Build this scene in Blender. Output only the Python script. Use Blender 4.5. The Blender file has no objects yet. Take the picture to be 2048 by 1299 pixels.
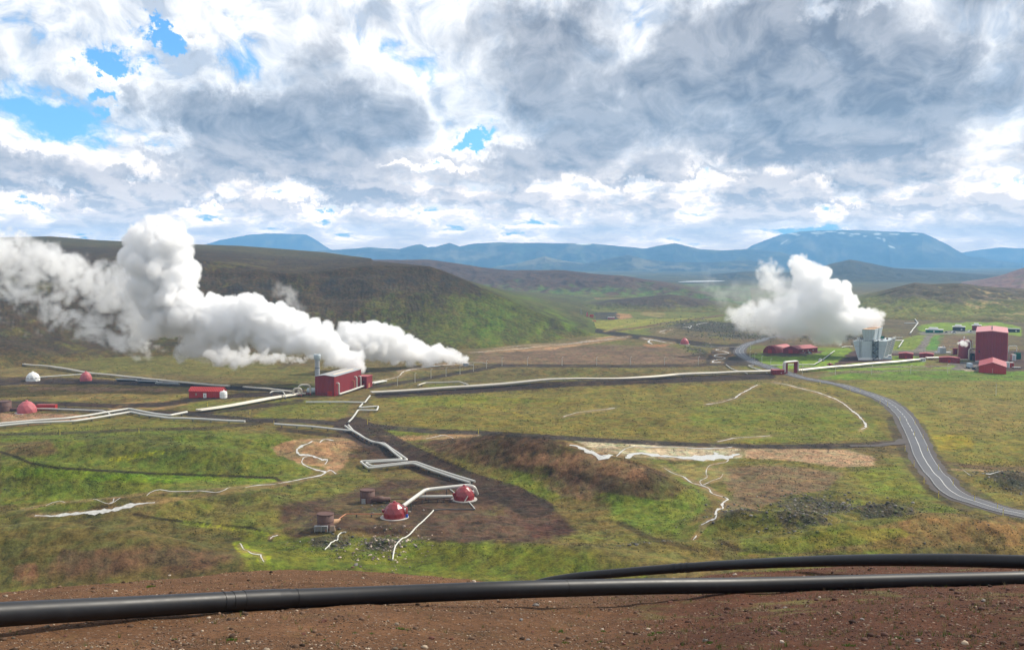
import bpy, bmesh, math, random
import numpy as np
from mathutils import Vector, Matrix, Euler
random.seed(7); RNG = np.random.default_rng(7)
SC = bpy.context.scene
COL = SC.collection

# ------------------------------------------------------------------ camera
W0, H0, FPX, HOR, EYE = 2048.0, 1299.0, 1967.0, 520.0, 80.0
PITCH = math.atan((H0/2 - HOR)/FPX)
CP, SP = math.cos(PITCH), math.sin(PITCH)
cam_d = bpy.data.cameras.new('camera'); cam = bpy.data.objects.new('camera', cam_d)
COL.objects.link(cam); SC.camera = cam
cam_d.sensor_width = 36.0; cam_d.sensor_fit = 'HORIZONTAL'
cam_d.lens = 36.0*FPX/W0; cam_d.clip_start = 0.5; cam_d.clip_end = 60000
cam.location = (0, 0, EYE); cam.rotation_euler = (math.pi/2 - PITCH, 0, 0)

def ray(u, v):
    a = (u - W0/2)/FPX; b = -(v - H0/2)/FPX
    return a, CP + b*SP, b*CP - SP
def az_tan(u, v):
    x, y, z = ray(np.asarray(u, float), np.asarray(v, float))
    return np.arctan2(x, y), z/np.hypot(x, y)
def project(x, y, z):
    zz = z - EYE
    f = y*CP - zz*SP; up = y*SP + zz*CP
    f = np.where(np.abs(f) < 1e-3, 1e-3, f)
    u = W0/2 + FPX*x/f; v = H0/2 - FPX*up/f
    bad = f < 0.3
    return np.where(bad, -9e4, u), np.where(bad, -9e4, v)

# ------------------------------------------------------------------ noise
def _tab(seed):
    r = np.random.default_rng(seed)
    p = r.permutation(256); a = r.random(256)*2*np.pi
    return p, np.cos(a), np.sin(a)
_T = {}
def noise2(x, y, seed=0):
    if seed not in _T: _T[seed] = _tab(seed+11)
    p, gx, gy = _T[seed]
    xi = np.floor(x).astype(np.int64); yi = np.floor(y).astype(np.int64)
    xf = x - xi; yf = y - yi
    u = xf*xf*xf*(xf*(xf*6-15)+10); v = yf*yf*yf*(yf*(yf*6-15)+10)
    def g(i, j):
        h = p[(p[(xi+i) & 255] + yi + j) & 255]
        return gx[h]*(xf-i) + gy[h]*(yf-j)
    a = g(0,0); b = g(1,0); c = g(0,1); d = g(1,1)
    return ((a+(b-a)*u) + ((c+(d-c)*u) - (a+(b-a)*u))*v)*1.5
def fbm(x, y, oct=4, seed=0, gain=0.5, lac=2.03):
    s = 0; a = 1; n = 0
    for o in range(oct):
        s = s + a*noise2(x, y, seed+o); n += a; a *= gain
        x = x*lac + 17.3; y = y*lac - 9.1
    return s/n
def sstep(a, b, x):
    t = np.clip((x-a)/(b-a), 0, 1); return t*t*(3-2*t)

# ------------------------------------------------------------------ terrain heights
def curve(pts, sm=0):
    """pixel crest list -> arrays of (azimuth, tan elevation)"""
    u = [p[0] for p in pts]; v = [p[1] for p in pts]
    a, t = az_tan(u, v); return a, t

EDGE = curve([(-1500,1190),(-300,1170),(0,1156),(100,1148),(300,1130),(480,1120),(600,1118),(720,1119),(830,1127),
              (960,1140),(1090,1152),(1130,1153),(1230,1148),(1300,1142),(1400,1131),(1480,1119),(1600,1113),(1750,1107),(2048,1100),(3500,1090)])
def flat_xy(u, v):
    x, y, z = ray(u, v); t = -EYE/z; return x*t, y*t
# mounds on the valley floor: pixel of the centre, half-widths in metres, height, rotation in degrees
MOUNDS = [(300,915,62,15,4.6,5),(60,915,60,12,2.4,0),(560,905,25,9,2.6,0),(190,958,30,7,2.6,8),(430,930,26,8,3.0,-10),(60,960,26,7,2.4,0),(350,880,34,7,1.8,0),(60,985,50,12,5.5,-6),(330,950,40,8,-2.2,4),(250,1030,40,7,3.0,6),(470,1010,22,8,3.6,-20),
          (110,1140,55,16,9.0,-8),(420,1040,45,11,2.2,-4),(120,985,60,9,2.4,0),
          (1010,932,34,17,7.6,-20),(1150,965,36,15,9.0,-38),(1270,1000,18,14,5.0,-30),(900,905,30,10,2.5,0),
          (1140,1130,40,9,3.6,-20),(1330,1110,20,6,2.0,0),
          (1480,1062,13,7,4.2,-10),(1600,1072,12,6,2.8,10),(1740,1050,24,9,4.2,25),(1700,1100,40,8,3.0,8),
          (1960,1105,42,13,6.5,8),(2010,968,16,9,3.4,0),(1550,835,90,18,1.6,0),(1000,800,120,14,1.4,0),
          (1300,772,120,18,2.4,0),(690,1065,26,5,1.2,0),(1820,960,12,20,1.2,20),(1180,745,90,16,2.6,0)]
MW = []
for (u_, v_, sx, sy, h, r) in MOUNDS:
    cx, cy = flat_xy(u_, v_); MW.append((cx, cy, sx, sy, h, math.cos(math.radians(r)), math.sin(math.radians(r))))

FLAT = []   # polylines (Nx2 world arrays, inner, outer) where the small bumps are levelled
LEVEL = []  # pads (cx, cy, rx, ry)
def seg_dist(x, y, P):
    """distance to polyline and its parameter"""
    best = np.full(np.shape(x), 1e9)
    for (x0, y0), (x1, y1) in zip(P[:-1], P[1:]):
        dx, dy = x1-x0, y1-y0; L = dx*dx+dy*dy+1e-9
        t = np.clip(((x-x0)*dx + (y-y0)*dy)/L, 0, 1)
        best = np.minimum(best, np.hypot(x-x0-t*dx, y-y0-t*dy))
    return best
def flat_mask(x, y):
    m = np.ones(np.shape(x))
    for P, a, b in FLAT:
        P = np.asarray(P); sel = (x > P[:,0].min()-b) & (x < P[:,0].max()+b) & (y > P[:,1].min()-b) & (y < P[:,1].max()+b)
        if np.any(sel):
            mm = np.ones(np.shape(x)); mm[sel] = sstep(a, b, seg_dist(x[sel], y[sel], P)); m = np.minimum(m, mm)
    for cx, cy, rx, ry in LEVEL:
        q = np.hypot((x-cx)/rx, (y-cy)/ry); m = np.minimum(m, sstep(1.0, 1.5, q))
    return m
NEAR_FIX = None
NEAR_PIPE = [(-500,1262,14.0),(-200,1243,14.8),(0,1228,15.6),(250,1214,16.8),(500,1200,18.0),(760,1189,18.9),(1024,1178.5,19.6),(1280,1172,21.2),(1500,1169,22.9),(1780,1162,24.8),(2048,1156,26.6),(2300,1149,28.6),(2700,1138,32)]
def fore_base(d, az):
    te = np.interp(az, *EDGE); de = 33.0 + 4.0*sstep(0.02, 0.35, az) + 1.2*noise2(az*9, d*0, 77)
    ze = EYE + te*de
    z1 = 78.3 + (ze-78.3)*(d/de)
    if NEAR_FIX is not None: z1 = z1 + np.interp(az, NEAR_FIX[0], NEAR_FIX[2])*np.exp(-((d-np.interp(az, NEAR_FIX[0], NEAR_FIX[1]))/5.0)**2)
    z2 = ze - 0.34*(d-de) - 0.30*np.maximum(d-de-4, 0)
    k = 0.35
    z = -np.logaddexp(-z1*k*4, -z2*k*4)/(k*4)   # smooth minimum
    return z
def ground_base(x, y):
    x = np.asarray(x, float); y = np.asarray(y, float)
    d = np.hypot(x, y); az = np.arctan2(x, y)
    z = np.zeros_like(d)
    for cx, cy, sx, sy, h, c, s in MW:
        qx = (x-cx)*c + (y-cy)*s; qy = -(x-cx)*s + (y-cy)*c
        z = z + 1.35*h*np.exp(-(qx/sx)**2 - (qy/sy)**2)
    zf = fore_base(d, az)
    return d, az, z, zf
def ground_z_simple(x, y):
    d = np.array([math.hypot(x, y)]); az = np.array([math.atan2(x, y)]); x = np.array([x]); y = np.array([y])
    return (fore_base(d, az) + 0.25*fbm(x/6, y/6, 3, 41))[0]
def ground_z(x, y, fm=None):
    d, az, z, zf = ground_base(x, y)
    m = flat_mask(x, y) if fm is None else fm
    mid = sstep(150, 260, d)
    n = 1.6*fbm(x/95, y/60, 3, 1) + m*(1.3*fbm(x/17, y/13, 3, 5)*(0.35+0.65*sstep(900, 350, d)) + 0.50*fbm(x/3.4, y/3.0, 3, 9)*sstep(900, 300, d))
    rock = rockmask(x, y)
    n = n + m*rock*(1.5*np.abs(fbm(x/7.5, y/6, 3, 21)) + 0.5*np.abs(noise2(x/2.1, y/2.1, 31)))
    z = z + n*mid*sstep(7000, 3000, d) + 0
    zf = zf + 0.25*fbm(x/6, y/6, 3, 41)*sstep(3, 10, d) + 0.035*fbm(x/0.7, y/0.7, 3, 45)*sstep(70, 30, d)
    return np.maximum(z, zf) + 0.0
# the soil meets the near black pipe
_c = []
for (u_, v_, d_), gap in zip(NEAR_PIPE, [.1,.14,.14,.06,.02,.03,.12,.14,.05,.0,-.02,-.02,-.02]):
    x_, y_, z_ = ray(u_, v_); h_ = math.hypot(x_, y_)
    _c.append((math.atan2(x_, y_), d_, EYE + z_/h_*d_ - .176 - gap - float(ground_z_simple(x_/h_*d_, y_/h_*d_))))
NEAR_FIX = tuple(np.array(_c).T)
# lava / rock patches: pixel centre + px half sizes -> world
ROCKS = []
for (u_, v_, ru, rv) in [(1500,1045,85,26),(1600,1072,60,18),(1745,1040,95,34),(1655,1015,110,22),(2010,968,45,22),(1420,652,90,14),
                         (1480,672,70,7),(1300,1102,60,10),(770,1095,45,20),(660,1088,50,14),(1650,672,90,10),(1900,618,150,12),(1900,632,170,6),(1395,702,18,8),(1420,690,14,4),(780,1020,40,9)]:
    cx, cy = flat_xy(u_, v_); k = math.hypot(cx, cy)/FPX
    _, y1 = flat_xy(u_, v_-rv); _, y2 = flat_xy(u_, v_+rv)
    ROCKS.append((cx, cy, ru*k, abs(y1-y2)/2))
def rockmask(x, y):
    m = np.zeros(np.shape(x))
    for cx, cy, rx, ry in ROCKS:
        q = ((x-cx)/rx)**2 + ((y-cy)/ry)**2
        m = np.maximum(m, np.exp(-q*1.1))
    return np.clip(m*1.3 - 0.15 + 0.25*fbm(x/25, y/25, 2, 61), 0, 1)*(m > 0.03)

class Hill:
    """a hill as seen along each bearing: foot distance, brow, crest"""
    def __init__(s, name, crest, dc, db, back, rough, seed, brow=None, dbrow=None, cexp=1.25):
        s.name = name; s.a, s.t = curve(crest); s.rough = rough; s.seed = seed; s.back = back; s.cexp = cexp
        ev = lambda q, a: np.interp(a, *(az_tan([p[0] for p in q], [HOR]*len(q))[0], [p[1] for p in q])) if not np.isscalar(q) else np.full(np.shape(a), float(q))
        s.dc = lambda a: ev(dc, a); s.db = lambda a: ev(db, a)
        s.brow = curve(brow) if brow else None
        s.dbrow = (lambda a: ev(dbrow, a)) if dbrow else None
    def z(s, x, y):
        d = np.hypot(x, y); az = np.arctan2(x, y)
        dc = s.dc(az); db = s.db(az); hc = EYE + np.interp(az, s.a, s.t)*dc
        sc = dc.mean() if np.size(dc) else 1
        wob = (0.04 if s.seed == 101 else 0.10)*(dc-db)*fbm(x/(sc*0.06), y/(sc*0.06), 3, s.seed)
        if s.brow is not None:
            de = s.dbrow(az); he = EYE + np.interp(az, *s.brow)*de
            de = np.minimum(de, dc-1)
            t = np.clip((d+wob-db)/(de-db), 0, 1); z = he*t**s.cexp
            t2 = np.clip((d-de)/(dc-de), 0, 1); z = np.where(d+wob > de, he + (hc-he)*t2, z)
        else:
            t = np.clip((d+wob-db)/(dc-db), 0, 1)
            t = t**s.cexp; t = 0.45*t + 0.55*np.sin(t*np.pi/2)
            z = hc*t
        over = np.maximum(d-dc, 0)/s.back
        z = np.where(d > dc, hc*(1-over**1.5), z)
        env = np.clip(z/(0.25*np.abs(hc)+1), 0, 1)
        ln = s.rough
        # gullies down the face: noise mostly across the fall line
        g = np.abs(fbm(az*sc/(ln*5) + 0.25*fbm(x/(ln*8), y/(ln*8), 2, s.seed+3), d/(ln*26), 3, s.seed+1))
        face = sstep(0.02, 0.3, t)*sstep(1.02, 0.75, t)
        z = z + env*(-ln*1.1*g*face + ln*0.5*fbm(x/(ln*5), y/(ln*5), 4, s.seed+2)*np.where(d > dc*0.98, .25, 1))
        return z - 0.012*sc*sstep(0.02, -0.02, (d-db)/sc) - 0.3
HILLS = []
HILLS.append(dict(o=Hill('hill', [(-900,470),(-300,474),(0,474),(100,472),(200,480),(390,488),(480,491),(560,497),(650,504),(700,511),(742,516),(746,521),(800,526),(860,532),(890,542),(940,564),(1000,590),(1060,617),(1110,638),(1160,656),(1200,672),(1230,690)],
    [(-300,2000),(650,1900),(746,1500),(860,1110),(1200,1060)], [(-300,720),(0,800),(200,850),(600,840),(850,850),(950,875),(1000,890),(1100,950),(1200,1045)], 1500, 1.7, 101,
    brow=[(-300,530),(0,528),(300,518),(400,519),(470,530),(560,545),(640,542),(700,534),(760,531),(860,533),(890,543),(940,565),(1000,591),(1060,618),(1110,639),(1160,657),(1200,673),(1230,690)], dbrow=[(-300,1100),(600,1090),(860,1100),(1200,1055)]),
    r=(-700,1240,640,3000), n=(900,520), label='long dark flat-topped hill with a green flank behind the steam on the left', cat='hill'))
HILLS.append(dict(o=Hill('hill', [(560,522),(742,519),(860,519),(900,524),(960,534),(1020,540),(1130,540),(1180,547),(1250,552),(1320,565),(1400,584),(1460,600),(1500,606)],
    [(560,3000),(1000,2900),(1300,2500),(1500,1800)], [(560,2250),(1000,2120),(1300,2050),(1500,1700)], 1200, 16.0, 131),
    r=(520,1520,1600,4200), n=(420,200), label='long low ridge of brown and green in the middle distance', cat='hill'))
HILLS.append(dict(o=Hill('hill', [(1040,616),(1130,611),(1200,604),(1260,597),(1340,588),(1375,593),(1420,604),(1480,614),(1520,622)],
    1720, 1510, 300, 4.0, 161), r=(1030,1530,1400,2100), n=(300,110), label='small low dark hill beyond the green flat in the centre', cat='hill'))
HILLS.append(dict(o=Hill('hill', [(1600,640),(1690,610),(1735,590),(1790,575),(1830,565),(1860,568),(1920,566),(1960,572),(2048,578),(2200,582),(2700,590)],
    1690, 1400, 700, 6.0, 191), r=(1590,2700,1300,2500), n=(420,260), label='broad brown and green hill behind the power station', cat='hill'))
HILLS.append(dict(o=Hill('hill', [(1900,575),(1960,560),(2000,551),(2048,535),(2200,505),(2700,470)],
    3500, 2700, 900, 14.0, 211), r=(1890,2700,2500,4600), n=(260,110), label='pinkish hillside entering at the right edge', cat='hill'))
HILLS.append(dict(o=Hill('hill', [(1380,560),(1440,548),(1500,542),(1560,546),(1620,542),(1660,528),(1700,519),(1740,526),(1790,536),(1850,540),(1950,548),(2060,556)],
    4800, 3900, 1200, 22.0, 231), r=(1370,2070,3500,6500), n=(300,100), label='low bluish hill in front of the snow streaked mountain', cat='hill'))
HILLS.append(dict(o=Hill('mountain', [(340,525),(380,500),(415,487),(440,480),(500,469),(525,467),(560,466),(612,469),(635,482),(660,498),(690,504),(740,522)],
    16000, 14800, 1500, 110.0, 251, cexp=0.85), r=(330,750,13000,18000), n=(260,110), label='flat-topped blue mountain on the left horizon', cat='mountain'))
HILLS.append(dict(o=Hill('mountain', [(560,520),(640,500),(700,498),(740,494),(760,496),(800,498),(822,491),(840,488),(856,494),(872,493),(900,485),(918,492),(950,487),(1000,484),(1100,486),(1180,487),(1240,492),(1290,497),(1320,490),(1350,486),(1375,492),(1400,499),(1450,500),(1500,497),(1560,503),(1620,520)],
    11000, 9800, 1500, 75.0, 271, cexp=0.9), r=(540,1640,8500,13500), n=(560,130), label='long blue mountain range along the middle of the horizon', cat='mountain'))
HILLS.append(dict(o=Hill('mountain', [(980,535),(1030,527),(1065,519),(1090,512),(1125,521),(1170,527),(1215,517),(1255,509),(1290,518),(1350,524),(1420,524),(1500,520),(1560,532)],
    8200, 7300, 900, 45.0, 291, cexp=1.0), r=(970,1570,6500,9800), n=(300,100), label='pair of low blue cones in front of the middle range', cat='mountain'))
HILLS.append(dict(o=Hill('mountain', [(1440,525),(1480,506),(1505,490),(1530,480),(1560,470),(1600,463),(1650,460),(1700,460),(1800,463),(1845,466),(1870,477),(1895,489),(1915,501),(1935,512),(1990,520),(2050,526)],
    14000, 12600, 1800, 95.0, 311, cexp=0.8), r=(1430,2060,11500,16500), n=(420,160), label='broad table mountain with white snow streaks on the right horizon', cat='mountain', snow=True))
HILLS.append(dict(o=Hill('mountain', [(1840,520),(1900,508),(1940,502),(2000,494),(2050,497),(2300,500),(2600,520)],
    18500, 17000, 1200, 90.0, 331), r=(1830,2600,15500,19800), n=(160,50), label='faint pale far mountain at the right edge of the horizon', cat='mountain'))

def grid_mesh(name, x, y, z, col, extra=None):
    """x,y,z (R,C) arrays -> quad grid mesh"""
    R, C = x.shape
    me = bpy.data.meshes.new(name)
    me.vertices.add(R*C); me.vertices.foreach_set('co', np.stack([x, y, z], -1).astype(np.float32).ravel())
    i = np.arange(R*C).reshape(R, C)
    q = np.stack([i[:-1,:-1], i[:-1,1:], i[1:,1:], i[1:,:-1]], -1).reshape(-1, 4)
    n = len(q)
    me.loops.add(n*4); me.loops.foreach_set('vertex_index', q.ravel().astype(np.int32))
    me.polygons.add(n); me.polygons.foreach_set('loop_start', (np.arange(n)*4).astype(np.int32))
    me.polygons.foreach_set('use_smooth', np.ones(n, bool))
    me.update(calc_edges=True)
    a = me.attributes.new('Col', 'FLOAT_COLOR', 'POINT')
    a.data.foreach_set('color', col.reshape(-1, 4).astype(np.float32).ravel())
    return me
def tag(o, label=None, cat=None, group=None, kind=None):
    if label: o['label'] = label
    if cat: o['category'] = cat
    if group: o['group'] = group
    if kind: o['kind'] = kind
    return o

# ------------------------------------------------------------------ point on the ground under a pixel
_ds = np.concatenate([np.linspace(5, 120, 600), np.linspace(120, 1200, 2600)[1:], np.linspace(1200, 4500, 1500)[1:]])
def P(u, v, lift=0.0):
    x, y, z = ray(u, v); h = math.hypot(x, y); x /= h; y /= h; t = z/h
    gz = ground_z(_ds*x, _ds*y); lz = EYE + t*_ds
    k = np.where(gz >= lz)[0]
    if len(k) == 0: d = 4400.0
    else:
        i = max(k[0], 1); a = lz[i-1]-gz[i-1]; b = gz[i]-lz[i]; d = _ds[i-1] + (_ds[i]-_ds[i-1])*a/(a+b+1e-9)
    X, Y = d*x, d*y
    return Vector((X, Y, float(ground_z(np.array([X]), np.array([Y]))[0]) + lift))
def gz1(x, y): return float(ground_z(np.array([x]), np.array([y]))[0])
def C(r, g, b, k=1.0):
    f = lambda c: (c/255/12.92 if c <= 10 else ((c/255+0.055)/1.055)**2.4)
    return np.array([f(r), f(g), f(b)])*k*KA
KA = 0.66
OLIVE=C(116,104,60); GREEN=C(108,116,44); BRIGHT=C(120,146,40); SOIL=C(86,66,60); TRACK=C(102,82,76); TAN=C(172,146,122); MAUVE=C(118,98,88)
DARK=C(70,62,52); LAVA=C(84,80,72); ASH=C(58,50,50); FORE=C(128,92,64,.86); MAROON=C(108,68,48,.84); BROWNG=C(100,88,56); SINTER=C(196,186,162,1.35); LAWN=C(124,152,44)
MOSS=C(118,120,30)
# (polygon in the photograph's pixels, colour, softness px, strength, breakup)
ZONES = [
 ([(0,700),(900,700),(1200,672),(1480,690),(1480,760),(0,780)], C(112,100,66), 10, .75, .4),
 ([(960,702),(1200,690),(1340,692),(1420,712),(1400,728),(1000,729),(950,725)], C(122,100,88), 9, .85, .35),
 ([(0,690),(330,705),(620,735),(620,765),(300,745),(0,722)], C(112,110,54), 8, .7, .5),
 ([(0,728),(160,750),(170,757),(0,757)], C(122,108,68), 5, .7, .4),
 ([(0,764),(230,764),(370,776),(376,798),(240,802),(0,794)], C(130,112,66), 5, .8, .5),
 ([(60,773),(350,776),(360,783),(60,782)], C(152,120,98), 3, .8, .6),
 ([(180,806),(330,800),(405,800),(330,818),(230,820)], C(156,130,92), 4, .9, .35),
 ([(0,826),(150,827),(190,833),(140,844),(0,852)], C(166,134,112), 4, .95, .2),
 ([(0,856),(330,828),(480,852),(480,862),(0,880)], C(118,112,54), 5, .7, .4),
 ([(750,792),(1500,765),(1640,765),(1760,810),(1790,880),(1500,888),(900,862),(740,840)], C(122,114,50), 8, .85, .45),
 ([(760,796),(960,790),(1100,800),(960,812),(820,815)], C(120,128,42), 6, .8, .6),
 ([(1380,815),(1600,800),(1740,830),(1780,880),(1500,884),(1380,850)], C(112,126,40), 10, .6, .6),
 ([(560,800),(700,800),(690,835),(600,840),(500,836),(540,812)], C(114,118,44), 5, .8, .4),
 ([(1630,765),(2100,752),(2100,930),(1890,925),(1830,870),(1790,810)], C(126,122,52), 8, .85, .45),
 ([(1860,800),(2048,800),(2048,860),(1900,870)], C(136,120,70), 14, .5, .6),
 ([(1870,868),(1940,866),(1945,895),(1880,898)], C(150,138,34), 8, .7, .5),
 ([(1660,735),(1760,735),(2100,742),(2100,762),(1760,760),(1640,758)], C(102,136,34), 5, .95, .25),
 ([(0,865),(350,858),(560,868),(600,880),(640,930),(600,965),(300,985),(0,1010)], C(104,116,42), 8, .9, .35),
 ([(150,870),(330,868),(400,900),(300,925),(200,915)], C(88,90,46), 8, .7, .7),
 ([(0,885),(100,880),(120,905),(60,915),(0,910)], C(116,90,70), 8, .7, .5),
 ([(0,932),(160,940),(400,948),(560,958),(560,968),(200,962),(0,950)], C(108,140,26), 5, .7, .6),
 ([(350,965),(600,960),(720,930),(760,960),(700,1010),(640,1060),(520,1080),(300,1040)], C(112,114,54), 9, .8, .5),
 ([(400,985),(560,980),(600,1010),(450,1030)], C(100,92,60), 8, .6, .7),
 ([(0,1020),(200,1020),(450,1060),(540,1090),(540,1160),(0,1180)], C(94,88,50), 8, .85, .5),
 ([(130,1100),(330,1090),(480,1108),(420,1135),(180,1150),(60,1150)], C(110,84,68), 9, .8, .6),
 ([(30,1130),(70,1125),(80,1160),(20,1160)], C(138,98,78), 6, .7, .4),
 ([(480,1070),(800,1075),(1000,1080),(1240,1100),(1300,1160),(500,1160)], C(106,116,36), 8, .9, .4),
 ([(700,880),(860,880),(900,960),(1000,1000),(1180,1060),(1400,1080),(1420,1130),(1240,1120),(1130,1060),(1000,965),(860,905)], C(112,108,58), 10, .8, .5),
 ([(1200,985),(1310,945),(1400,970),(1420,1010),(1350,1065),(1240,1050)], C(106,126,42), 11, .8, .4),
 ([(830,885),(950,866),(1080,872),(1200,900),(1330,945),(1380,975),(1330,1000),(1200,985),(1080,950),(940,925)], C(92,70,56), 9, .9, .45),
 ([(1020,925),(1060,908),(1180,905),(1290,935),(1300,960),(1180,945),(1100,935)], C(150,118,92), 7, .8, .65),
 ([(1060,955),(1140,945),(1200,975),(1180,1000),(1100,985)], C(128,100,80), 6, .7, .6),
 ([(1300,925),(1480,915),(1640,925),(1760,935),(1830,960),(1860,1010),(1780,1060),(1500,1080),(1400,1080),(1440,1000)], C(112,110,52), 9, .8, .5),
 ([(1425,935),(1560,930),(1690,945),(1650,980),(1580,990),(1510,1020),(1450,1020),(1465,985)], C(128,106,88), 9, .85, .4),
 ([(1150,880),(1250,884),(1400,888),(1480,893),(1485,915),(1410,921),(1290,915),(1190,902)], C(190,180,160,1.12), 4, .97, .1),
 ([(1480,893),(1600,896),(1700,900),(1748,913),(1750,930),(1680,934),(1600,922),(1490,915)], C(170,144,120,1.1), 5, .97, .08),
 ([(1320,928),(1400,930),(1450,935),(1460,960),(1400,965),(1345,945)], C(150,142,92), 6, .6, .7),
 ([(1700,945),(1790,930),(1830,950),(1850,990),(1760,1000)], C(120,130,44), 8, .7, .6),
 ([(1600,1080),(1800,1040),(1900,1030),(2050,1045),(2050,1090),(1850,1095),(1500,1110)], C(140,112,72), 8, .8, .5),
 ([(1640,1062),(1800,1055),(1830,1070),(1640,1100),(1480,1108)], C(120,128,40), 6, .7, .5),
 ([(1900,930),(2050,935),(2050,1010),(1960,990),(1905,960)], C(124,116,60), 6, .7, .5),
 ([(540,893),(580,880),(690,872),(750,880),(700,905),(690,930),(665,948),(640,935),(600,925),(555,908)], C(160,130,102), 4, .95, .35),
 ([(690,885),(760,890),(800,930),(760,935),(700,910)], C(84,62,52), 6, .85, .5),
 ([(755,872),(950,866),(960,872),(800,882)], C(160,128,96), 3, .85, .3),
 ([(560,1010),(690,985),(770,958),(880,957),(960,960),(1030,975),(1080,1000),(1125,1030),(1155,1060),(1100,1082),(1000,1088),(880,1082),(760,1072),(690,1060),(640,1062),(590,1080),(560,1060)], C(82,64,54), 12, .98, .45),
 ([(660,1000),(780,990),(830,1010),(760,1045),(680,1030)], C(104,92,62), 8, .6, .8),
 ([(960,1010),(1080,1010),(1130,1050),(1050,1075),(900,1070),(880,1040)], C(108,86,74), 14, .6, .6),
 ([(1050,1045),(1130,1040),(1150,1065),(1060,1075)], C(78,44,42), 10, .5, .4),
 ([(950,965),(1040,975),(1070,1000),(1000,1005),(960,990)], C(108,88,80), 7, .8, .3),
 # far valley
 ([(800,600),(1130,600),(1500,612),(1500,668),(1200,675),(1100,650)], C(112,122,60), 4, .8, .5),
 ([(1140,643),(1400,634),(1440,636),(1250,662),(1190,662)], C(146,146,64), 3, .9, .4),
 ([(1030,600),(1200,594),(1200,602),(1100,606)], C(150,116,92), 3, .7, .5),
 ([(1122,632),(1130,626),(1232,624),(1240,630),(1235,638),(1150,640)], C(62,60,66), 1, 1, .1),
 ([(1235,626),(1262,628),(1265,636),(1238,638)], C(170,130,96), 2, .9, .3),
 ([(1280,624),(1330,624),(1330,632),(1285,632)], C(150,130,90), 2, .8, .6),
 ([(1330,585),(1480,590),(1700,600),(1700,612),(1460,618)], C(116,122,84), 4, .7, .5),
 ([(1500,600),(2100,600),(2100,690),(1500,690)], C(104,92,70), 6, .8, .5),
 ([(1290,652),(1500,640),(1720,660),(1720,696),(1500,690),(1300,672)], C(108,92,72), 5, .8, .5),
 ([(1000,698),(1120,688),(1240,670),(1260,672),(1250,678),(1100,699),(960,706)], C(172,140,112), 1.5, .9, .2),
 ([(1290,688),(1340,688),(1330,694),(1290,694)], C(170,126,96), 2, .8, .2),
 ([(1425,698),(1460,698),(1470,710),(1440,724),(1420,720)], C(150,112,90), 3, .7, .3),
 # station grounds
 ([(1492,716),(1540,697),(1700,696),(1712,712),(1650,733),(1570,738),(1530,730)], LAWN, 2, .97, .12),
 ([(1640,722),(1700,726),(1850,722),(1850,735),(1700,742),(1600,742)], LAWN, 3, .95, .2),
 ([(1518,706),(1560,703),(1650,700),(1640,706),(1600,712),(1530,712)], C(92,70,62), 1.5, .95, .1),
 ([(1665,732),(1700,704),(1712,700),(1770,700),(1850,706),(1850,722),(1760,722),(1700,727)], C(84,56,58), 1.5, .97, .1),
 ([(1780,712),(1850,712),(1850,720),(1785,722)], LAWN, 2, .8, .1),
 ([(1835,652),(1870,645),(2000,644),(2042,654),(2044,672),(2000,668),(1840,668)], LAWN, 1.5, .97, .15),
 ([(1768,690),(1800,680),(1828,672),(1850,668),(1880,668),(1868,700),(1840,702),(1780,702)], C(120,140,44), 2, .95, .35),
 ([(1868,672),(1890,670),(1880,700),(1850,702)], C(84,130,50), 2, .9, .2),
 ([(1856,668),(1868,668),(1848,704),(1826,704),(1836,690)], C(122,116,120), 1, .97, .05),
 ([(1840,662),(1955,660),(1955,667),(1840,669)], C(130,128,130), 1, .97, .05),
 ([(1785,700),(1950,700),(1950,706),(1785,706)], C(126,120,118), 1, .9, .1),
 ([(1880,674),(1930,672),(1930,700),(1880,698)], C(116,96,76), 2, .9, .3),
 ([(1945,700),(2100,700),(2100,742),(2020,742),(1945,735)], C(84,62,64), 2, .9, .15),
 ([(1895,724),(1960,722),(1958,742),(1905,740)], C(118,112,116), 1.5, .95, .1),
 ([(1930,732),(1958,730),(1958,742),(1930,742)], C(156,148,140), 1, .95, .1),
 ([(1860,736),(1905,728),(1912,732),(1900,738)], LAWN, 1, .9, .1),
 # near slope of the viewpoint
]
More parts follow.
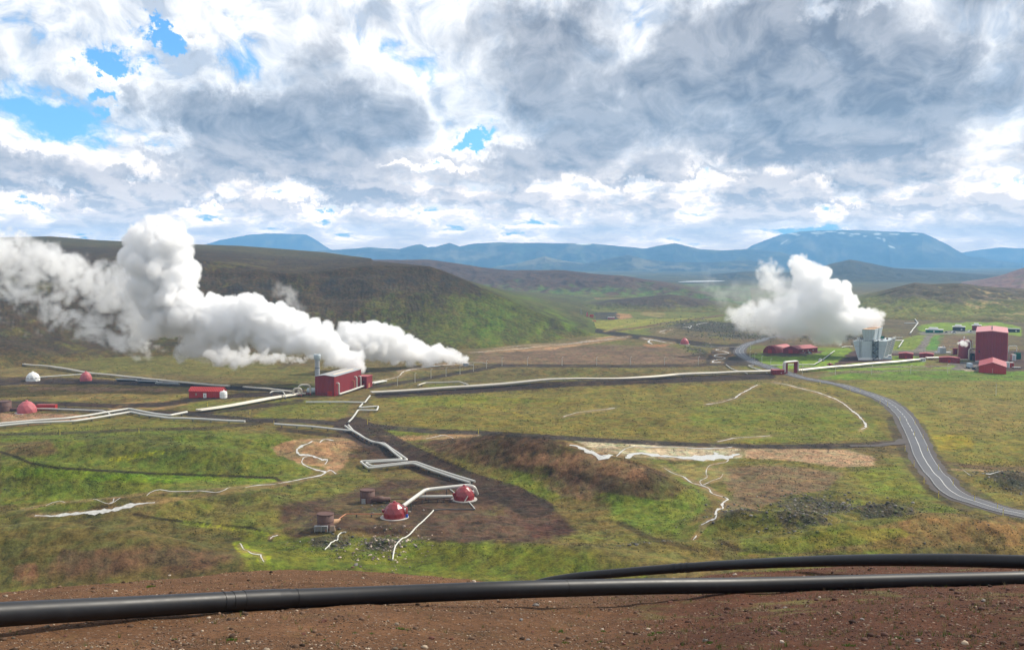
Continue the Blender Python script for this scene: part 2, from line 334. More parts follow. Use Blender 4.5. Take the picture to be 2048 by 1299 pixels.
# (polyline, half width px, colour, strength)
LINES = [
 ([(0,766),(60,764),(200,763),(380,769),(470,776),(600,780)], 4.5, C(61,47,45), .95),
 ([(0,758),(60,757),(160,760),(300,768)], 4, C(64,49,45), .8),
 ([(0,806),(120,807),(230,812),(330,808),(400,797),(480,790),(620,785)], 4.5, C(61,47,44), .95),
 ([(0,812),(120,817),(250,824),(400,826),(600,802)], 4, C(62,49,45), .9),
 ([(380,828),(500,840),(600,841),(700,848),(850,861),(1000,867),(1200,880),(1400,890),(1550,893),(1700,891),(1810,884)], 4.5, C(66,57,54), .97),
 ([(0,868),(120,866),(300,858),(420,856),(520,846)], 3, C(67,54,46), .7),
 ([(560,858),(690,872),(720,876)], 4, C(58,44,39), .8),
 ([(760,790),(900,783),(1130,768),(1540,752)], 5.5, C(57,42,37), .97),
 ([(740,775),(850,757),(940,742),(1000,731),(1100,731),(1250,732),(1400,730),(1490,722)], 3, C(64,52,47), .9),
 ([(640,748),(720,744),(900,736),(1000,728)], 1.5, C(67,55,49), .7),
 ([(1195,661),(1260,672),(1340,680),(1420,690),(1480,697)], 4.5, C(58,47,45), .95),
 ([(1210,662),(1270,656),(1330,646),(1400,637),(1445,630)], 1.6, C(110,86,70), .95),
 ([(1210,662),(1250,650),(1270,646)], 1.3, C(160,146,90), .8),
 ([(705,852),(740,872),(800,903),(860,932),(930,962),(1010,985),(1070,1015)], 19, C(69,55,49), .97),
 ([(700,856),(740,878),(820,912)], 7, C(61,46,44), .6),
 ([(0,903),(30,912),(60,925),(110,935),(300,946),(480,952),(550,955),(580,975)], 2.2, C(44,32,25), .9),
 ([(270,1028),(330,1038),(420,1048),(500,1055),(545,1068),(540,1080)], 2.5, C(40,32,24), .85),
 ([(1440,1080),(1480,1100),(1560,1105)], 3, C(51,39,34), .6),
 ([(1240,1045),(1300,1075),(1400,1100)], 4, C(57,40,34), .6),
 ([(1890,925),(1960,935),(2100,938)], 3.5, C(110,88,66), .8),
 ([(1900,938),(2100,946)], 1.5, C(176,156,122), .9),
 ([(1470,695),(1440,705),(1430,722),(1500,722)], 9, C(61,52,51), .85),
 ([(1600,735),(1800,733),(1900,732)], 1.2, C(122,112,110), .9),
 ([(1660,745),(1850,739),(1900,740)], 1.2, C(122,112,110), .7),
 ([(1640,752),(1700,742),(1760,745)], 3, C(116,98,84), .6),
 ([(640,700),(600,720),(560,735)], 3, C(67,51,44), .5),
 ([(480,1088),(490,1100),(515,1108),(530,1115)], 7, C(150,160,30), .8),
 ([(60,1030),(180,1022),(300,1005),(400,990),(520,975),(600,962)], 4, C(150,126,92), .5),
 ([(800,742),(850,732),(930,724)], 3, C(140,124,110), .8),
 ([(1390,1075),(1412,1045),(1446,1028),(1450,1000),(1420,978),(1380,960)], 3.5, C(140,112,90), .6),
 ([(1240,890),(1330,925),(1390,975)], 5, C(112,124,44), .4),
 ([(1790,840),(1800,870),(1830,930),(1870,980),(1930,1015)], 9, C(67,58,52), .6),
 ([(1840,850),(1870,910),(1905,955),(1980,1000)], 5, C(69,61,54), .6),
]
YEL = [([(230,918),(320,905)], 5, C(170,178,30), .6), ([(370,1045),(480,1058),(540,1068)], 4, C(150,160,34), .6), ([(940,800),(990,815),(1060,835)], 2, C(160,150,40), .5)]

def poly_mask(u, v, poly, soft):
    """signed-distance soft mask of a polygon, v distances count 2.4x"""
    px = np.array([p[0] for p in poly], float); py = np.array([p[1] for p in poly], float)*2.4
    vv = v*2.4; inside = np.zeros(u.shape, bool); best = np.full(u.shape, 1e9)
    n = len(poly)
    for i in range(n):
        x0, y0, x1, y1 = px[i], py[i], px[(i+1) % n], py[(i+1) % n]
        cond = ((y0 > vv) != (y1 > vv)) & (u < (x1-x0)*(vv-y0)/((y1-y0) if y1 != y0 else 1e-9) + x0)
        inside ^= cond
        dx, dy = x1-x0, y1-y0; t = np.clip(((u-x0)*dx+(vv-y0)*dy)/(dx*dx+dy*dy+1e-9), 0, 1)
        best = np.minimum(best, np.hypot(u-x0-t*dx, vv-y0-t*dy))
    return np.where(inside, best, -best)

def paint(x, y, z, hill=None):
    u, v = project(x, y, z); d = np.hypot(x, y); shp = x.shape
    u = u.ravel(); v = v.ravel(); X = x.ravel(); Y = y.ravel(); Z = z.ravel(); D = d.ravel()
    s = np.clip(D/320, 0.25, 40); lv = np.log2(s); l0 = np.floor(lv); fr = sstep(.2, .8, lv-l0)
    def banked(fx, fy, oc, seed):
        out = np.zeros(len(D))
        for L in np.unique(l0):
            m = l0 == L; k0 = 2.0**L; f_ = fr[m]
            a = fbm(X[m]/(fx*k0)+7*L, Y[m]/(fy*k0), oc, seed); b = fbm(X[m]/(fx*k0*2)+7*(L+1), Y[m]/(fy*k0*2), oc, seed)
            out[m] = (a*(1-f_)+b*f_)/np.sqrt((1-f_)**2+f_**2)
        return out
    nA = banked(14, 22, 4, 301); nB = banked(5, 9, 4, 311); nC = banked(60, 60, 3, 321); nD = banked(1.6, 2.6, 3, 371)
    col = OLIVE[None,:]*np.ones((len(u), 1))
    def mixin(c, m):
        nonlocal col; col = col*(1-m[:,None]) + np.asarray(c)[None,:]*m[:,None]
    mixin(BROWNG, sstep(-.1, .5, nC+.4*nB)); mixin(GREEN, sstep(.05, .5, -nC+.5*nA))
    rough = np.zeros(len(u)); wet = np.zeros(len(u))
    if hill is None:
        uu = u + 7*nB + 6*nD; vv = v + 2.2*nA + 1.6*nD
        for poly, c, soft, st, br in ZONES:
            P_ = np.array(poly); m = (u > P_[:,0].min()-40) & (u < P_[:,0].max()+40) & (v > P_[:,1].min()-14) & (v < P_[:,1].max()+14) & (D > 100)
            if not m.any(): continue
            sd = poly_mask(uu[m], vv[m], poly, soft)
            w = sstep(-soft, soft, sd + br*26*nB[m]*(sd < 40) )*st
            w = w*(1 - br*0.75*sstep(-.05, .45, nA[m]+.55*nD[m]))
            col[m] = col[m]*(1-w[:,None]) + c[None,:]*w[:,None]
        for li in (LINES, YEL):
            for pl, hw, c, st in li:
                P_ = np.array(pl, float); m = (u > P_[:,0].min()-40) & (u < P_[:,0].max()+40) & (v > P_[:,1].min()-20) & (v < P_[:,1].max()+20) & (D > 100)
                if not m.any(): continue
                Q = P_.copy(); Q[:,1] *= 2.0
                sd = seg_dist(u[m] + 2.5*nD[m], (v[m] + 0.9*nD[m])*2.0, Q)
                w = sstep(hw*2.0+2.5, hw*2.0-2.0, sd)*st*(1-.35*sstep(.1, .5, nB[m]) if li is LINES else .3+.7*sstep(0, .3, nD[m]))
                col[m] = col[m]*(1-w[:,None]) + c[None,:]*w[:,None]
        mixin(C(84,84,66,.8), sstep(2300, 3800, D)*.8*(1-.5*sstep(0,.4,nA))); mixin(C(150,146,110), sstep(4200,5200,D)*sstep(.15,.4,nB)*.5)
        rk = rockmask(X, Y); rough = rk
        w = sstep(.25, .65, rk + .3*nB+.3*nD); mixin(LAVA*.85, w*.85)
        mixin(C(120,124,50), w*0+ (rk > .15)*sstep(.1, .5, nA-.5*nD)*.5)
        # fore slope
        f = (ground_base(X, Y)[3] > 12) & (D < 140)
        w = sstep(150, 60, D)*f
        mr = sstep(0.05, 0.22, np.arctan2(X, Y) + .05*nC + .06*nA - .0024*(D-20))
        fc = FORE[None,:]*(1-mr[:,None]) + MAROON[None,:]*mr[:,None]
        g = sstep(.18, .55, fbm(X/1.1, Y/1.1, 4, 351) + .15*fbm(X/8, Y/8, 2, 361)+.05)*(.15+.6*mr)
        fc = fc*(1-g[:,None]) + C(112,108,62)[None,:]*g[:,None]
        fc = fc*(1 + .22*nC + .16*fbm(X/2.2, Y/2.2, 3, 363))[:,None]
        col = col*(1-w[:,None]) + fc*w[:,None]
        rough = rough*(1-w); wet = w
    else:
        h = hill; i = HILLS.index(h)
        db = h['o'].db(np.arctan2(X, Y)); 
        if i == 0:
            t = (Z)/90.
            mixin(C(76,64,48), np.ones(len(u)))
            gul = fbm(np.arctan2(X, Y)*34 + 1.1*nC + .8*nA, D/420. + .5*nB, 4, 391)
            mixin(C(84,90,38), sstep(.0, .40, nA*.3 + sstep(600, 1000, u)*.50 - sstep(.3, .8, t)*.30 - .10 + .3*nC + .3*nD + .25*gul))
            mixin(C(92,116,34), sstep(640, 860, u)*sstep(.55,.1,t)*.8*sstep(-.1,.35,nB*.6+gul))
            mixin(C(46,38,32), sstep(.15,.4,-gul+.3*nD)*sstep(.95,.7,t)*.5)
            mixin(C(64,52,46), sstep(.5, .8, t+.2*nA)*sstep(.0,.3,nB+.2*nC)*.8)
            mixin(C(100,98,48), sstep(.2, .4, nA+nD*.4)*sstep(1000, 400, u)*.4*sstep(500,530,v))
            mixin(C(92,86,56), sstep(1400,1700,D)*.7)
            mixin(C(56,52,52), sstep(.45,.6,t)*sstep(.75,.65,t)*sstep(.05,.3,-nB+.4*nD)*.7)
        elif i == 1:
            t = Z/80.; mixin(C(92,72,62), np.ones(len(u))); mixin(C(100,124,60), sstep(.35, .05, t+.5*nB+.1)*.9); mixin(C(90,72,64), sstep(.1,.4,nA)*.6)
        elif i == 2:
            mixin(C(84,72,64), np.ones(len(u))); mixin(C(120,116,66), sstep(.0,.4,nA-.25)*.8 + 0); mixin(C(112,118,58), sstep(9, 1, Z+6*nB)*.8)
        elif i == 3:
            t = Z/40.; mixin(C(90,80,62), np.ones(len(u)))
            mixin(C(120,126,58), sstep(.75, .3, t+.5*nA)*.85); mixin(C(176,158,122), sstep(.12,.4,nB+.3*nD)*sstep(1900,1960,u)*.75)
            mixin(C(86,76,70), sstep(.0,.25,nA*.6+nB*.6-.15+.4*(t-.5))*.8); mixin(C(150,140,96), sstep(.25,.5,nD)*.4)
        elif i == 4:
            mixin(C(134,100,92), np.ones(len(u))); mixin(C(120,120,84), sstep(0,.3,nA)*.5)
        elif i == 5:
            mixin(C(74,72,62), np.ones(len(u)))
        else:
            mixin(C(70,66,58), np.ones(len(u))); mixin(C(150,140,116), sstep(.0,.4,nA+.4*nB)*.6); mixin(C(84,100,60), sstep(.05,.4,nB-.3*nA)*.5)
            if h.get('snow'):
                m = np.zeros(len(u))
                for (a, b, c_, dd, e) in [(1585,467,12,2.2,0),(1636,466,16,3,0),(1660,463,12,1.6,0),(1684,466,8,2,0),(1710,468,13,1.6,0),(1730,472,5,1.5,0),(1755,468,10,2,0),(1790,468,14,1.5,0),(1757,476,6,2,.2),(1768,479,4,3.5,.4),(1782,493,8,1.6,.35),(1568,484,8,1.6,-.6),(1634,472,4,1,0),(1830,469,8,1.2,0),(1595,470,6,1.4,0),(1702,472,5,1,0)]:
                    du = u-a; dv = v-b - du*e; m = np.maximum(m, np.exp(-(du/c_)**2-(dv/dd)**2)*1.0)
                w = sstep(.35, .55, m+.35*nD+.2*nB); mixin(np.array([.70,.73,.76]), w*.8)
            if i == 7:
                for (a,b,c_) in [(1170,487,25),(1290,494,10)]:
                    mixin(np.array([.8,.82,.85]), sstep(.5,.7,np.exp(-((u-a)/c_)**2-((v-b-1)/2.2)**2)+.3*nB)*.9)
        if i in (0, 1, 2, 3): 
            foot = sstep(-.01, .06, (D-db)/db + .04*nA); base = OLIVE
            col = col*foot[:,None] + (base*(1+.2*nB[:,None]))*(1-foot[:,None])
        rough = np.ones(len(u))*(.35 if i == 0 else .2)
    # general speckle variation of plant cover
    g_ = sstep(.05,.45,nB*.6+nC*.7); col = col*(1-.5*g_[:,None]*(col[:,1:2] > col[:,0:1]*.93)) + BROWNG[None,:]*.5*g_[:,None]*(col[:,1:2] > col[:,0:1]*.93)
    k = 1 + .32*nA + .22*nB + .22*nD + .18*nC
    col = np.clip(col*k[:,None], .004, .9)
    out = np.concatenate([col, rough[:,None]], 1)
    return out.reshape(shp + (4,)), wet.reshape(shp)
# ------------------------------------------------------------------ materials helpers
def new_mat(name):
    m = bpy.data.materials.new(name); m.use_nodes = True
    nt = m.node_tree; nt.nodes.clear(); return m, nt
class NT:
    """tiny node-graph helper"""
    def __init__(s, nt): s.nt = nt
    def n(s, t, **kw):
        x = s.nt.nodes.new(t)
        for k, v in kw.items(): setattr(x, k, v)
        return x
    def link(s, a, b): s.nt.links.new(a, b)
    def set(s, sock, v):
        if hasattr(v, 'is_output') or hasattr(v, 'links'): s.nt.links.new(v, sock)
        else: sock.default_value = v
    def math(s, op, a, b=0.0, c=0.0, clamp=False):
        x = s.n('ShaderNodeMath', operation=op, use_clamp=clamp)
        s.set(x.inputs[0], a); s.set(x.inputs[1], b)
        if len(x.inputs) > 2: s.set(x.inputs[2], c)
        return x.outputs[0]
    def vmath(s, op, a, b=(0,0,0), scale=None):
        x = s.n('ShaderNodeVectorMath', operation=op)
        s.set(x.inputs[0], a); s.set(x.inputs[1], b)
        if scale is not None: s.set(x.inputs[3], scale)
        return x.outputs[1] if op in ('DOT_PRODUCT','LENGTH','DISTANCE') else x.outputs[0]
    def noise(s, vec, scale, detail=4, rough=.5, dist=0.0, lac=2.0, dim='3D'):
        x = s.n('ShaderNodeTexNoise', noise_dimensions=dim); s.link(vec, x.inputs['Vector'])
        x.inputs['Scale'].default_value = scale; x.inputs['Detail'].default_value = detail
        x.inputs['Roughness'].default_value = rough; x.inputs['Distortion'].default_value = dist
        x.inputs['Lacunarity'].default_value = lac
        return x.outputs['Fac']
    def ramp(s, a, lo, hi, tlo=0.0, thi=1.0, smooth=True):
        x = s.n('ShaderNodeMapRange', interpolation_type='SMOOTHSTEP' if smooth else 'LINEAR')
        s.set(x.inputs[0], a); s.set(x.inputs[1], lo); s.set(x.inputs[2], hi); s.set(x.inputs[3], tlo); s.set(x.inputs[4], thi)
        return x.outputs[0]
    def mix(s, f, a, b, mode='MIX'):
        x = s.n('ShaderNodeMix', data_type='RGBA', blend_type=mode)
        q = lambda t: (t, t, t, 1) if isinstance(t, (int, float)) else t
        s.set(x.inputs[0], f); s.set(x.inputs[6], q(a)); s.set(x.inputs[7], q(b)); return x.outputs[2]
    def out(s, surf=None, vol=None):
        o = s.n('ShaderNodeOutputMaterial')
        if surf is not None: s.link(surf, o.inputs[0])
        if vol is not None: s.link(vol, o.inputs[1])

def ground_material():
    m, nt = new_mat('ground'); g = NT(nt)
    att = g.n('ShaderNodeAttribute', attribute_name='Col'); near = g.n('ShaderNodeAttribute', attribute_name='near')
    geo = g.n('ShaderNodeNewGeometry'); pos = geo.outputs['Position']
    col = att.outputs['Color']; rough = att.outputs['Alpha']; fn = near.outputs['Fac']
    # plant tufts, stones, moss, their tiny shadows put into the colour: world sized
    a = g.noise(pos, 0.35, 5, .65); b = g.noise(pos, 1.6, 4, .65); c = g.noise(pos, 0.06, 5, .6)
    k = g.math('ADD', g.math('MULTIPLY', g.math('SUBTRACT', a, .5), 2.6), g.math('MULTIPLY', g.math('SUBTRACT', b, .5), 2.0))
    k = g.math('ADD', k, g.math('MULTIPLY', g.math('SUBTRACT', c, .5), 1.5))
    k = g.math('ADD', 1.0, k); k = g.math('MAXIMUM', k, .25)
    kk = g.mix(fn, k, 1.0); cc = g.mix(1.0, col, k, 'MULTIPLY')
    hue = g.mix(g.ramp(g.noise(pos, .17, 4, .6), .42, .62), (1.12,.97,.80,1), (.92,1.03,.82,1)); cc = g.mix(1.0, cc, hue, 'MULTIPLY')
    # near slope: gravel
    vor = g.n('ShaderNodeTexVoronoi', feature='F1'); g.link(pos, vor.inputs['Vector']); vor.inputs['Scale'].default_value = 17
    v2 = g.n('ShaderNodeTexVoronoi', feature='F1'); g.link(pos, v2.inputs['Vector']); v2.inputs['Scale'].default_value = 45
    sep = g.n('ShaderNodeSeparateColor'); g.link(vor.outputs['Color'], sep.inputs[0])
    s2 = g.n('ShaderNodeSeparateColor'); g.link(v2.outputs['Color'], s2.inputs[0])
    n1 = g.noise(pos, 9, 6, .7); n2 = g.noise(pos, 1.3, 4, .6)
    kf = g.math('ADD', .55, g.math('MULTIPLY', g.math('ADD', g.math('MULTIPLY', g.math('SUBTRACT', n1, .5), 2.4), n2), .6))
    kf = g.math('MULTIPLY', kf, g.ramp(s2.outputs[0], 0, 1, .7, 1.35, False))
    gr = g.mix(1.0, col, kf, 'MULTIPLY')
    stone = g.math('MULTIPLY', g.ramp(sep.outputs[0], .90, .93), g.ramp(vor.outputs['Distance'], .5, .32))
    gr = g.mix(g.math('MULTIPLY', stone, .75), gr, g.mix(sep.outputs[1], (.42,.34,.26,1), (.16,.12,.10,1)))
    dark = g.math('MULTIPLY', g.ramp(sep.outputs[2], .88, .92), g.ramp(vor.outputs['Distance'], .5, .32))
    gr = g.mix(g.math('MULTIPLY', dark, .6), gr, (.05,.035,.03,1))
    final = g.mix(fn, cc, gr)
    p = g.n('ShaderNodeBsdfPrincipled'); g.link(final, p.inputs['Base Color'])
    p.inputs['Roughness'].default_value = .95; p.inputs['Specular IOR Level'].default_value = .15
    h = g.math('ADD', g.math('MULTIPLY', a, .9), g.math('MULTIPLY', b, .25))
    h = g.math('MULTIPLY', h, g.math('ADD', .55, rough))
    hn = g.math('ADD', g.math('MULTIPLY', n1, .05), g.math('MULTIPLY', g.math('MAXIMUM', stone, dark), .03))
    hh = g.mix(fn, h, hn)
    bp = g.n('ShaderNodeBump'); bp.inputs['Strength'].default_value = .9; bp.inputs['Distance'].default_value = 1.0
    g.link(hh, bp.inputs['Height']); g.link(bp.outputs[0], p.inputs['Normal'])
    g.out(p.outputs[0]); return m

# ------------------------------------------------------------------ ground sheet
def build_ground(mat):
    core = np.linspace(-0.53, 0.53, NCOL)
    outer = np.linspace(0.53, 2*np.pi-0.53, 60)[1:-1]
    az = np.concatenate([core, outer, [core[0]+2*np.pi]])
    v = np.concatenate([np.linspace(1127, 700, NROW), np.linspace(700, 560, NROW//3)[1:], np.linspace(560, 531, 60)[1:]])
    dd = EYE/np.tan(np.arctan((v-HOR)/FPX))
    # rows: the near slope first, then the hidden drop, then by screen height
    d = np.concatenate([np.array([0.4, 2, 4, 6, 7.5]), np.exp(np.linspace(math.log(9), math.log(46), int(NROW*.6))), np.linspace(46, dd[0], 60)[1:-1], dd, [15500, 19400]])
    A, D = np.meshgrid(az, d); X = D*np.sin(A); Y = D*np.cos(A)
    Z = ground_z(X, Y) - 0.0
    Z = Z - sstep(9000, 15000, D)*12
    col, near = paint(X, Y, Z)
    me = grid_mesh('ground', X, Y, Z, col)
    a = me.attributes.new('near', 'FLOAT', 'POINT'); a.data.foreach_set('value', near.astype(np.float32).ravel())
    o = bpy.data.objects.new('ground', me); COL.objects.link(o); me.materials.append(mat)
    tag(o, 'valley floor of olive grass, moss, bare soil and dirt tracks below the brown gravel viewpoint', None, None, 'structure')
    return o
def build_hills(mat):
    for h in HILLS:
        u0, u1, d0, d1 = h['r']; nc, nr = h['n']; nc = int(nc*QH); nr = int(nr*QH)
        a0, _ = az_tan(u0, HOR); a1, _ = az_tan(u1, HOR)
        az = np.linspace(a0, a1, nc)
        A, T = np.meshgrid(az, np.linspace(0, 1, nr))
        o = h['o']; db = o.db(az); dc = o.dc(az)
        near = db*0.96; far = dc + o.back
        # denser rows on the visible face
        tt = np.where(T < .8, T/.8, 1+(T-.8)/.2)
        D = np.where(tt <= 1, near[None,:] + (dc*1.05-near)[None,:]*tt, (dc*1.05)[None,:] + (far-dc*1.05)[None,:]*(tt-1))
        X = D*np.sin(A); Y = D*np.cos(A); Z = o.z(X, Y)
        edge = np.minimum(sstep(0, .02, (A-a0)/(a1-a0)), sstep(1, .98, (A-a0)/(a1-a0)))
        Z = Z*edge - (1-edge)*(.01*D)
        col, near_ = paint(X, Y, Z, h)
        me = grid_mesh(h['o'].name, X, Y, Z, col); me.materials.append(mat)
        ob = bpy.data.objects.new(h['o'].name, me); COL.objects.link(ob)
        tag(ob, h['label'], None, None, 'structure')
SUN_AZ = math.radians(60)     # to the right of straight ahead
SUN_EL = math.radians(42)
def build_world():
    w = bpy.data.worlds.new('World'); SC.world = w; w.use_nodes = True; nt = w.node_tree; nt.nodes.clear(); g = NT(nt)
    sky = g.n('ShaderNodeTexSky'); sky.sky_type = 'NISHITA'; sky.sun_disc = False
    sky.sun_elevation = SUN_EL; sky.sun_rotation = SUN_AZ; sky.altitude = 500; sky.air_density = 1.0; sky.dust_density = .4; sky.ozone_density = 2.0
    tc = g.n('ShaderNodeTexCoord'); D = g.vmath('NORMALIZE', tc.outputs['Generated'])
    sp = g.n('ShaderNodeSeparateXYZ'); g.link(D, sp.inputs[0]); x, y, z = sp.outputs
    zc = g.math('MAXIMUM', z, 0.0)
    zk = g.math('ADD', zc, .028)
    k = g.math('MULTIPLY', g.math('POWER', zk, -.12), 3.7)
    azn = g.math('ARCTAN2', x, y)
    cb = g.n('ShaderNodeCombineXYZ'); g.link(g.math('MULTIPLY', azn, k), cb.inputs[0])
    g.link(g.math('MULTIPLY', g.math('POWER', zk, -.1), 9.5), cb.inputs[1])
    Pv = cb.outputs[0]
    cc_ = g.n('ShaderNodeCombineXYZ'); g.link(g.math('MULTIPLY', azn, 17.0), cc_.inputs[0]); g.link(g.math('MULTIPLY', g.math('LOGARITHM', zk, 2.718), -3.0), cc_.inputs[1]); cc_.inputs[2].default_value = 4.0
    Pc = cc_.outputs[0]; lowm = g.ramp(z, .115, .05)
    # billow warp
    wn = g.n('ShaderNodeTexNoise'); g.link(Pv, wn.inputs['Vector']); wn.inputs['Scale'].default_value = 3.0; wn.inputs['Detail'].default_value = 2
    Pw = g.vmath('ADD', Pv, g.vmath('SCALE', g.vmath('SUBTRACT', wn.outputs['Color'], (.5,.5,.5)), scale=.28))
    def puff(vec, sc, det=4):
        v = g.n('ShaderNodeTexVoronoi', feature='F1', voronoi_dimensions='2D'); g.link(vec, v.inputs['Vector'])
        v.inputs['Scale'].default_value = sc; v.inputs['Detail'].default_value = det; v.inputs['Roughness'].default_value = .55; v.inputs['Lacunarity'].default_value = 2.3; pass
        v.normalize = True
        return g.math('SUBTRACT', 1.0, v.outputs['Distance'])
    # direction coordinates for the large cloud masses
    ad = g.n('ShaderNodeCombineXYZ'); g.link(g.math('ARCTAN2', x, y), ad.inputs[0]); g.link(g.math('ARCSINE', z), ad.inputs[1])
    w2 = g.n('ShaderNodeTexNoise'); g.link(ad.outputs[0], w2.inputs['Vector']); w2.inputs['Scale'].default_value = 18; w2.inputs['Detail'].default_value = 7; w2.inputs['Roughness'].default_value = .68
    A = g.vmath('ADD', ad.outputs[0], g.vmath('SCALE', g.vmath('SUBTRACT', w2.outputs['Color'], (.5,.5,.5)), scale=.11))
    def blob(u, v, su, sv, amp):
        a, t = az_tan(u, v); c = (float(a), math.atan(float(t)), 0)
        q = g.vmath('MULTIPLY', g.vmath('SUBTRACT', A, c), (FPX/su, FPX/sv, 0))
        d2 = g.vmath('DOT_PRODUCT', q, q); return g.math('MULTIPLY', g.math('POWER', 2.718, g.math('MULTIPLY', d2, -1.0)), amp)
    # + = thicker and darker, - = thinner
    BL = [(215,130,44,24,-.52),(335,68,36,14,-.5),(205,200,30,14,-.35),(130,160,60,40,.18),(935,288,45,20,-.45),(865,338,70,10,-.35),(1620,30,60,30,-.15),
          (450,235,170,50,.34),(620,300,160,36,.30),(380,160,90,50,.10),(1400,120,330,105,.36),(1060,60,150,60,.20),(1760,230,200,80,.34),(1500,285,180,40,.26),(1120,300,90,36,.26),
          (720,210,50,50,.16),(60,330,80,25,.25),(170,385,170,13,.28),(310,325,60,18,.24),(560,350,160,14,.16),(1560,20,160,30,.1),(60,90,60,40,.12),(660,110,70,40,.12),
          (500,90,130,60,-.18),(120,230,130,100,-.20),(700,150,60,90,-.10),(60,40,120,50,-.08),(1240,60,50,60,-.14),(1640,150,40,70,-.12),(1700,15,90,20,-.2),(1350,385,300,24,-.08),(300,270,60,30,-.14),(800,60,120,40,.10),(860,210,90,40,.06),(1960,60,110,60,-.16),(1930,290,80,60,-.06),(740,20,60,40,.2),(1180,370,240,16,-.10),(1050,200,90,40,.06),(1250,290,60,30,-.12),(1020,290,50,30,-.16),
          (1350,355,160,9,.20),(1640,350,120,8,.12),(1590,408,110,7,.22),(1760,398,100,9,.26),(700,400,120,7,.22),(430,400,160,8,.25),(150,400,150,8,.2),(1000,440,900,14,-.06)]
    s = None
    for b in BL:
        t = blob(*b); s = t if s is None else g.math('ADD', s, t)
    wc = g.n('ShaderNodeTexNoise'); g.link(Pc, wc.inputs['Vector']); wc.inputs['Scale'].default_value = 2.0; wc.inputs['Detail'].default_value = 3
    Pcw = g.vmath('ADD', Pc, g.vmath('SCALE', g.vmath('SUBTRACT', wc.outputs['Color'], (.5,.5,.5)), scale=.35))
    def base_of(va, vc, det):
        n1 = g.noise(va, .8, 2, .5); n2 = g.noise(va, 2.4, det+2, .56); pf = puff(va, 2.4, det)
        A_ = g.math('ADD', g.math('ADD', g.math('MULTIPLY', n1, 1.0), g.math('MULTIPLY', n2, .62)), g.math('MULTIPLY', pf, .80))
        m1 = g.noise(vc, .9, 6, .57); pf2 = puff(vc, 1.3, 3)
        C_ = g.math('ADD', g.math('ADD', g.math('MULTIPLY', m1, 2.0), .03), g.math('MULTIPLY', pf2, .75))
        x_ = g.n('ShaderNodeMix', data_type='FLOAT'); g.link(lowm, x_.inputs[0]); g.link(A_, x_.inputs[2]); g.link(C_, x_.inputs[3]); return x_.outputs[0]
    base = base_of(Pw, Pcw, 6)
    n2b = base_of(g.vmath('ADD', Pw, (.04, -.085, 0)), g.vmath('ADD', Pcw, (.08, -.16, 0)), 4)
    n2 = base
    dens = g.math('ADD', g.math('SUBTRACT', base, 1.10), s)     # thickness
    thin = g.ramp(z, .02, .10, .0, 1.0)
    dens = g.math('ADD', dens, g.math('MULTIPLY', g.math('SUBTRACT', 1.0, thin), -.04))
    cover = g.ramp(dens, -.02, .16)
    thick = g.ramp(dens, .16, .50, 0, 1)
    relief = g.math('SUBTRACT', n2, n2b)                     # >0: the sun side falls away = lit
    lit0 = g.math('ADD', .5, g.math('MULTIPLY', relief, 4.5), clamp=True)
    lit = g.math('ADD', g.math('MULTIPLY', lit0, g.math('SUBTRACT', 1.0, g.math('MULTIPLY', thick, .55))), g.math('MULTIPLY', thick, .06))
    fine = g.noise(Pw, 9, 6, .6)
    white = g.mix(lit, (.50,.55,.63,1), (1.25,1.22,1.16,1))
    grey = g.mix(lit, (.135,.145,.18,1), (.64,.64,.66,1))
    sh = g.math('MULTIPLY', thick, g.math('ADD', .80, g.math('MULTIPLY', fine, .36)), clamp=True)
    cl = g.mix(sh, white, grey)
    # warm pale band low over the horizon
    low = g.ramp(z, .075, .0, 0, 1)
    cl = g.mix(g.math('MULTIPLY', low, .35), cl, (1.25,1.15,1.0,1))
    cl = g.mix(1.0, cl, g.mix(g.ramp(z, .14, .0), (1.04,1.0,.97,1), (3.9,2.9,2.0,1)), 'MULTIPLY')
    cl10 = g.mix(1.0, cl, (10,10,10,1), 'MULTIPLY')
    cl10 = g.mix(g.ramp(z, -.004, .004), (5.5,6.2,7.0,1), cl10)
    cover = g.math('MAXIMUM', cover, g.ramp(z, .004, -.004))
    skc = g.mix(1.0, sky.outputs[0], (.62,1.15,1.5,1), 'MULTIPLY')
    final = g.mix(g.math('MULTIPLY', cover, .97), skc, cl10)
    bg = g.n('ShaderNodeBackground'); g.link(final, bg.inputs[0]); bg.inputs[1].default_value = .1
    o = g.n('ShaderNodeOutputWorld'); g.link(bg.outputs[0], o.inputs[0])
    w.cycles.sampling_method = 'MANUAL'; w.cycles.sample_map_resolution = 512
def build_sun():
    l = bpy.data.lights.new('sun', 'SUN'); l.energy = 4.3; l.angle = math.radians(0.6); l.color = (1.0, .93, .81)
    o = bpy.data.objects.new('sun', l); COL.objects.link(o)
    dv = Vector((math.sin(SUN_AZ)*math.cos(SUN_EL), math.cos(SUN_AZ)*math.cos(SUN_EL), math.sin(SUN_EL)))
    o.rotation_euler = (-dv).to_track_quat('-Z', 'Y').to_euler()
build_world(); build_sun()
SC.view_settings.view_transform = 'Standard'; SC.view_settings.look = 'None'; SC.view_settings.exposure = 0; SC.view_settings.gamma = 1
def steam_material(name, dens, albedo=(.997,.998,1.0), aniso=.35):
    m, nt = new_mat(name); g = NT(nt)
    p = g.n('ShaderNodeVolumePrincipled'); p.inputs['Color'].default_value = (*albedo, 1); p.inputs['Density'].default_value = dens
    p.inputs['Anisotropy'].default_value = aniso
    g.out(None, p.outputs[0]); m.cycles.volume_interpolation = 'LINEAR'
    return m
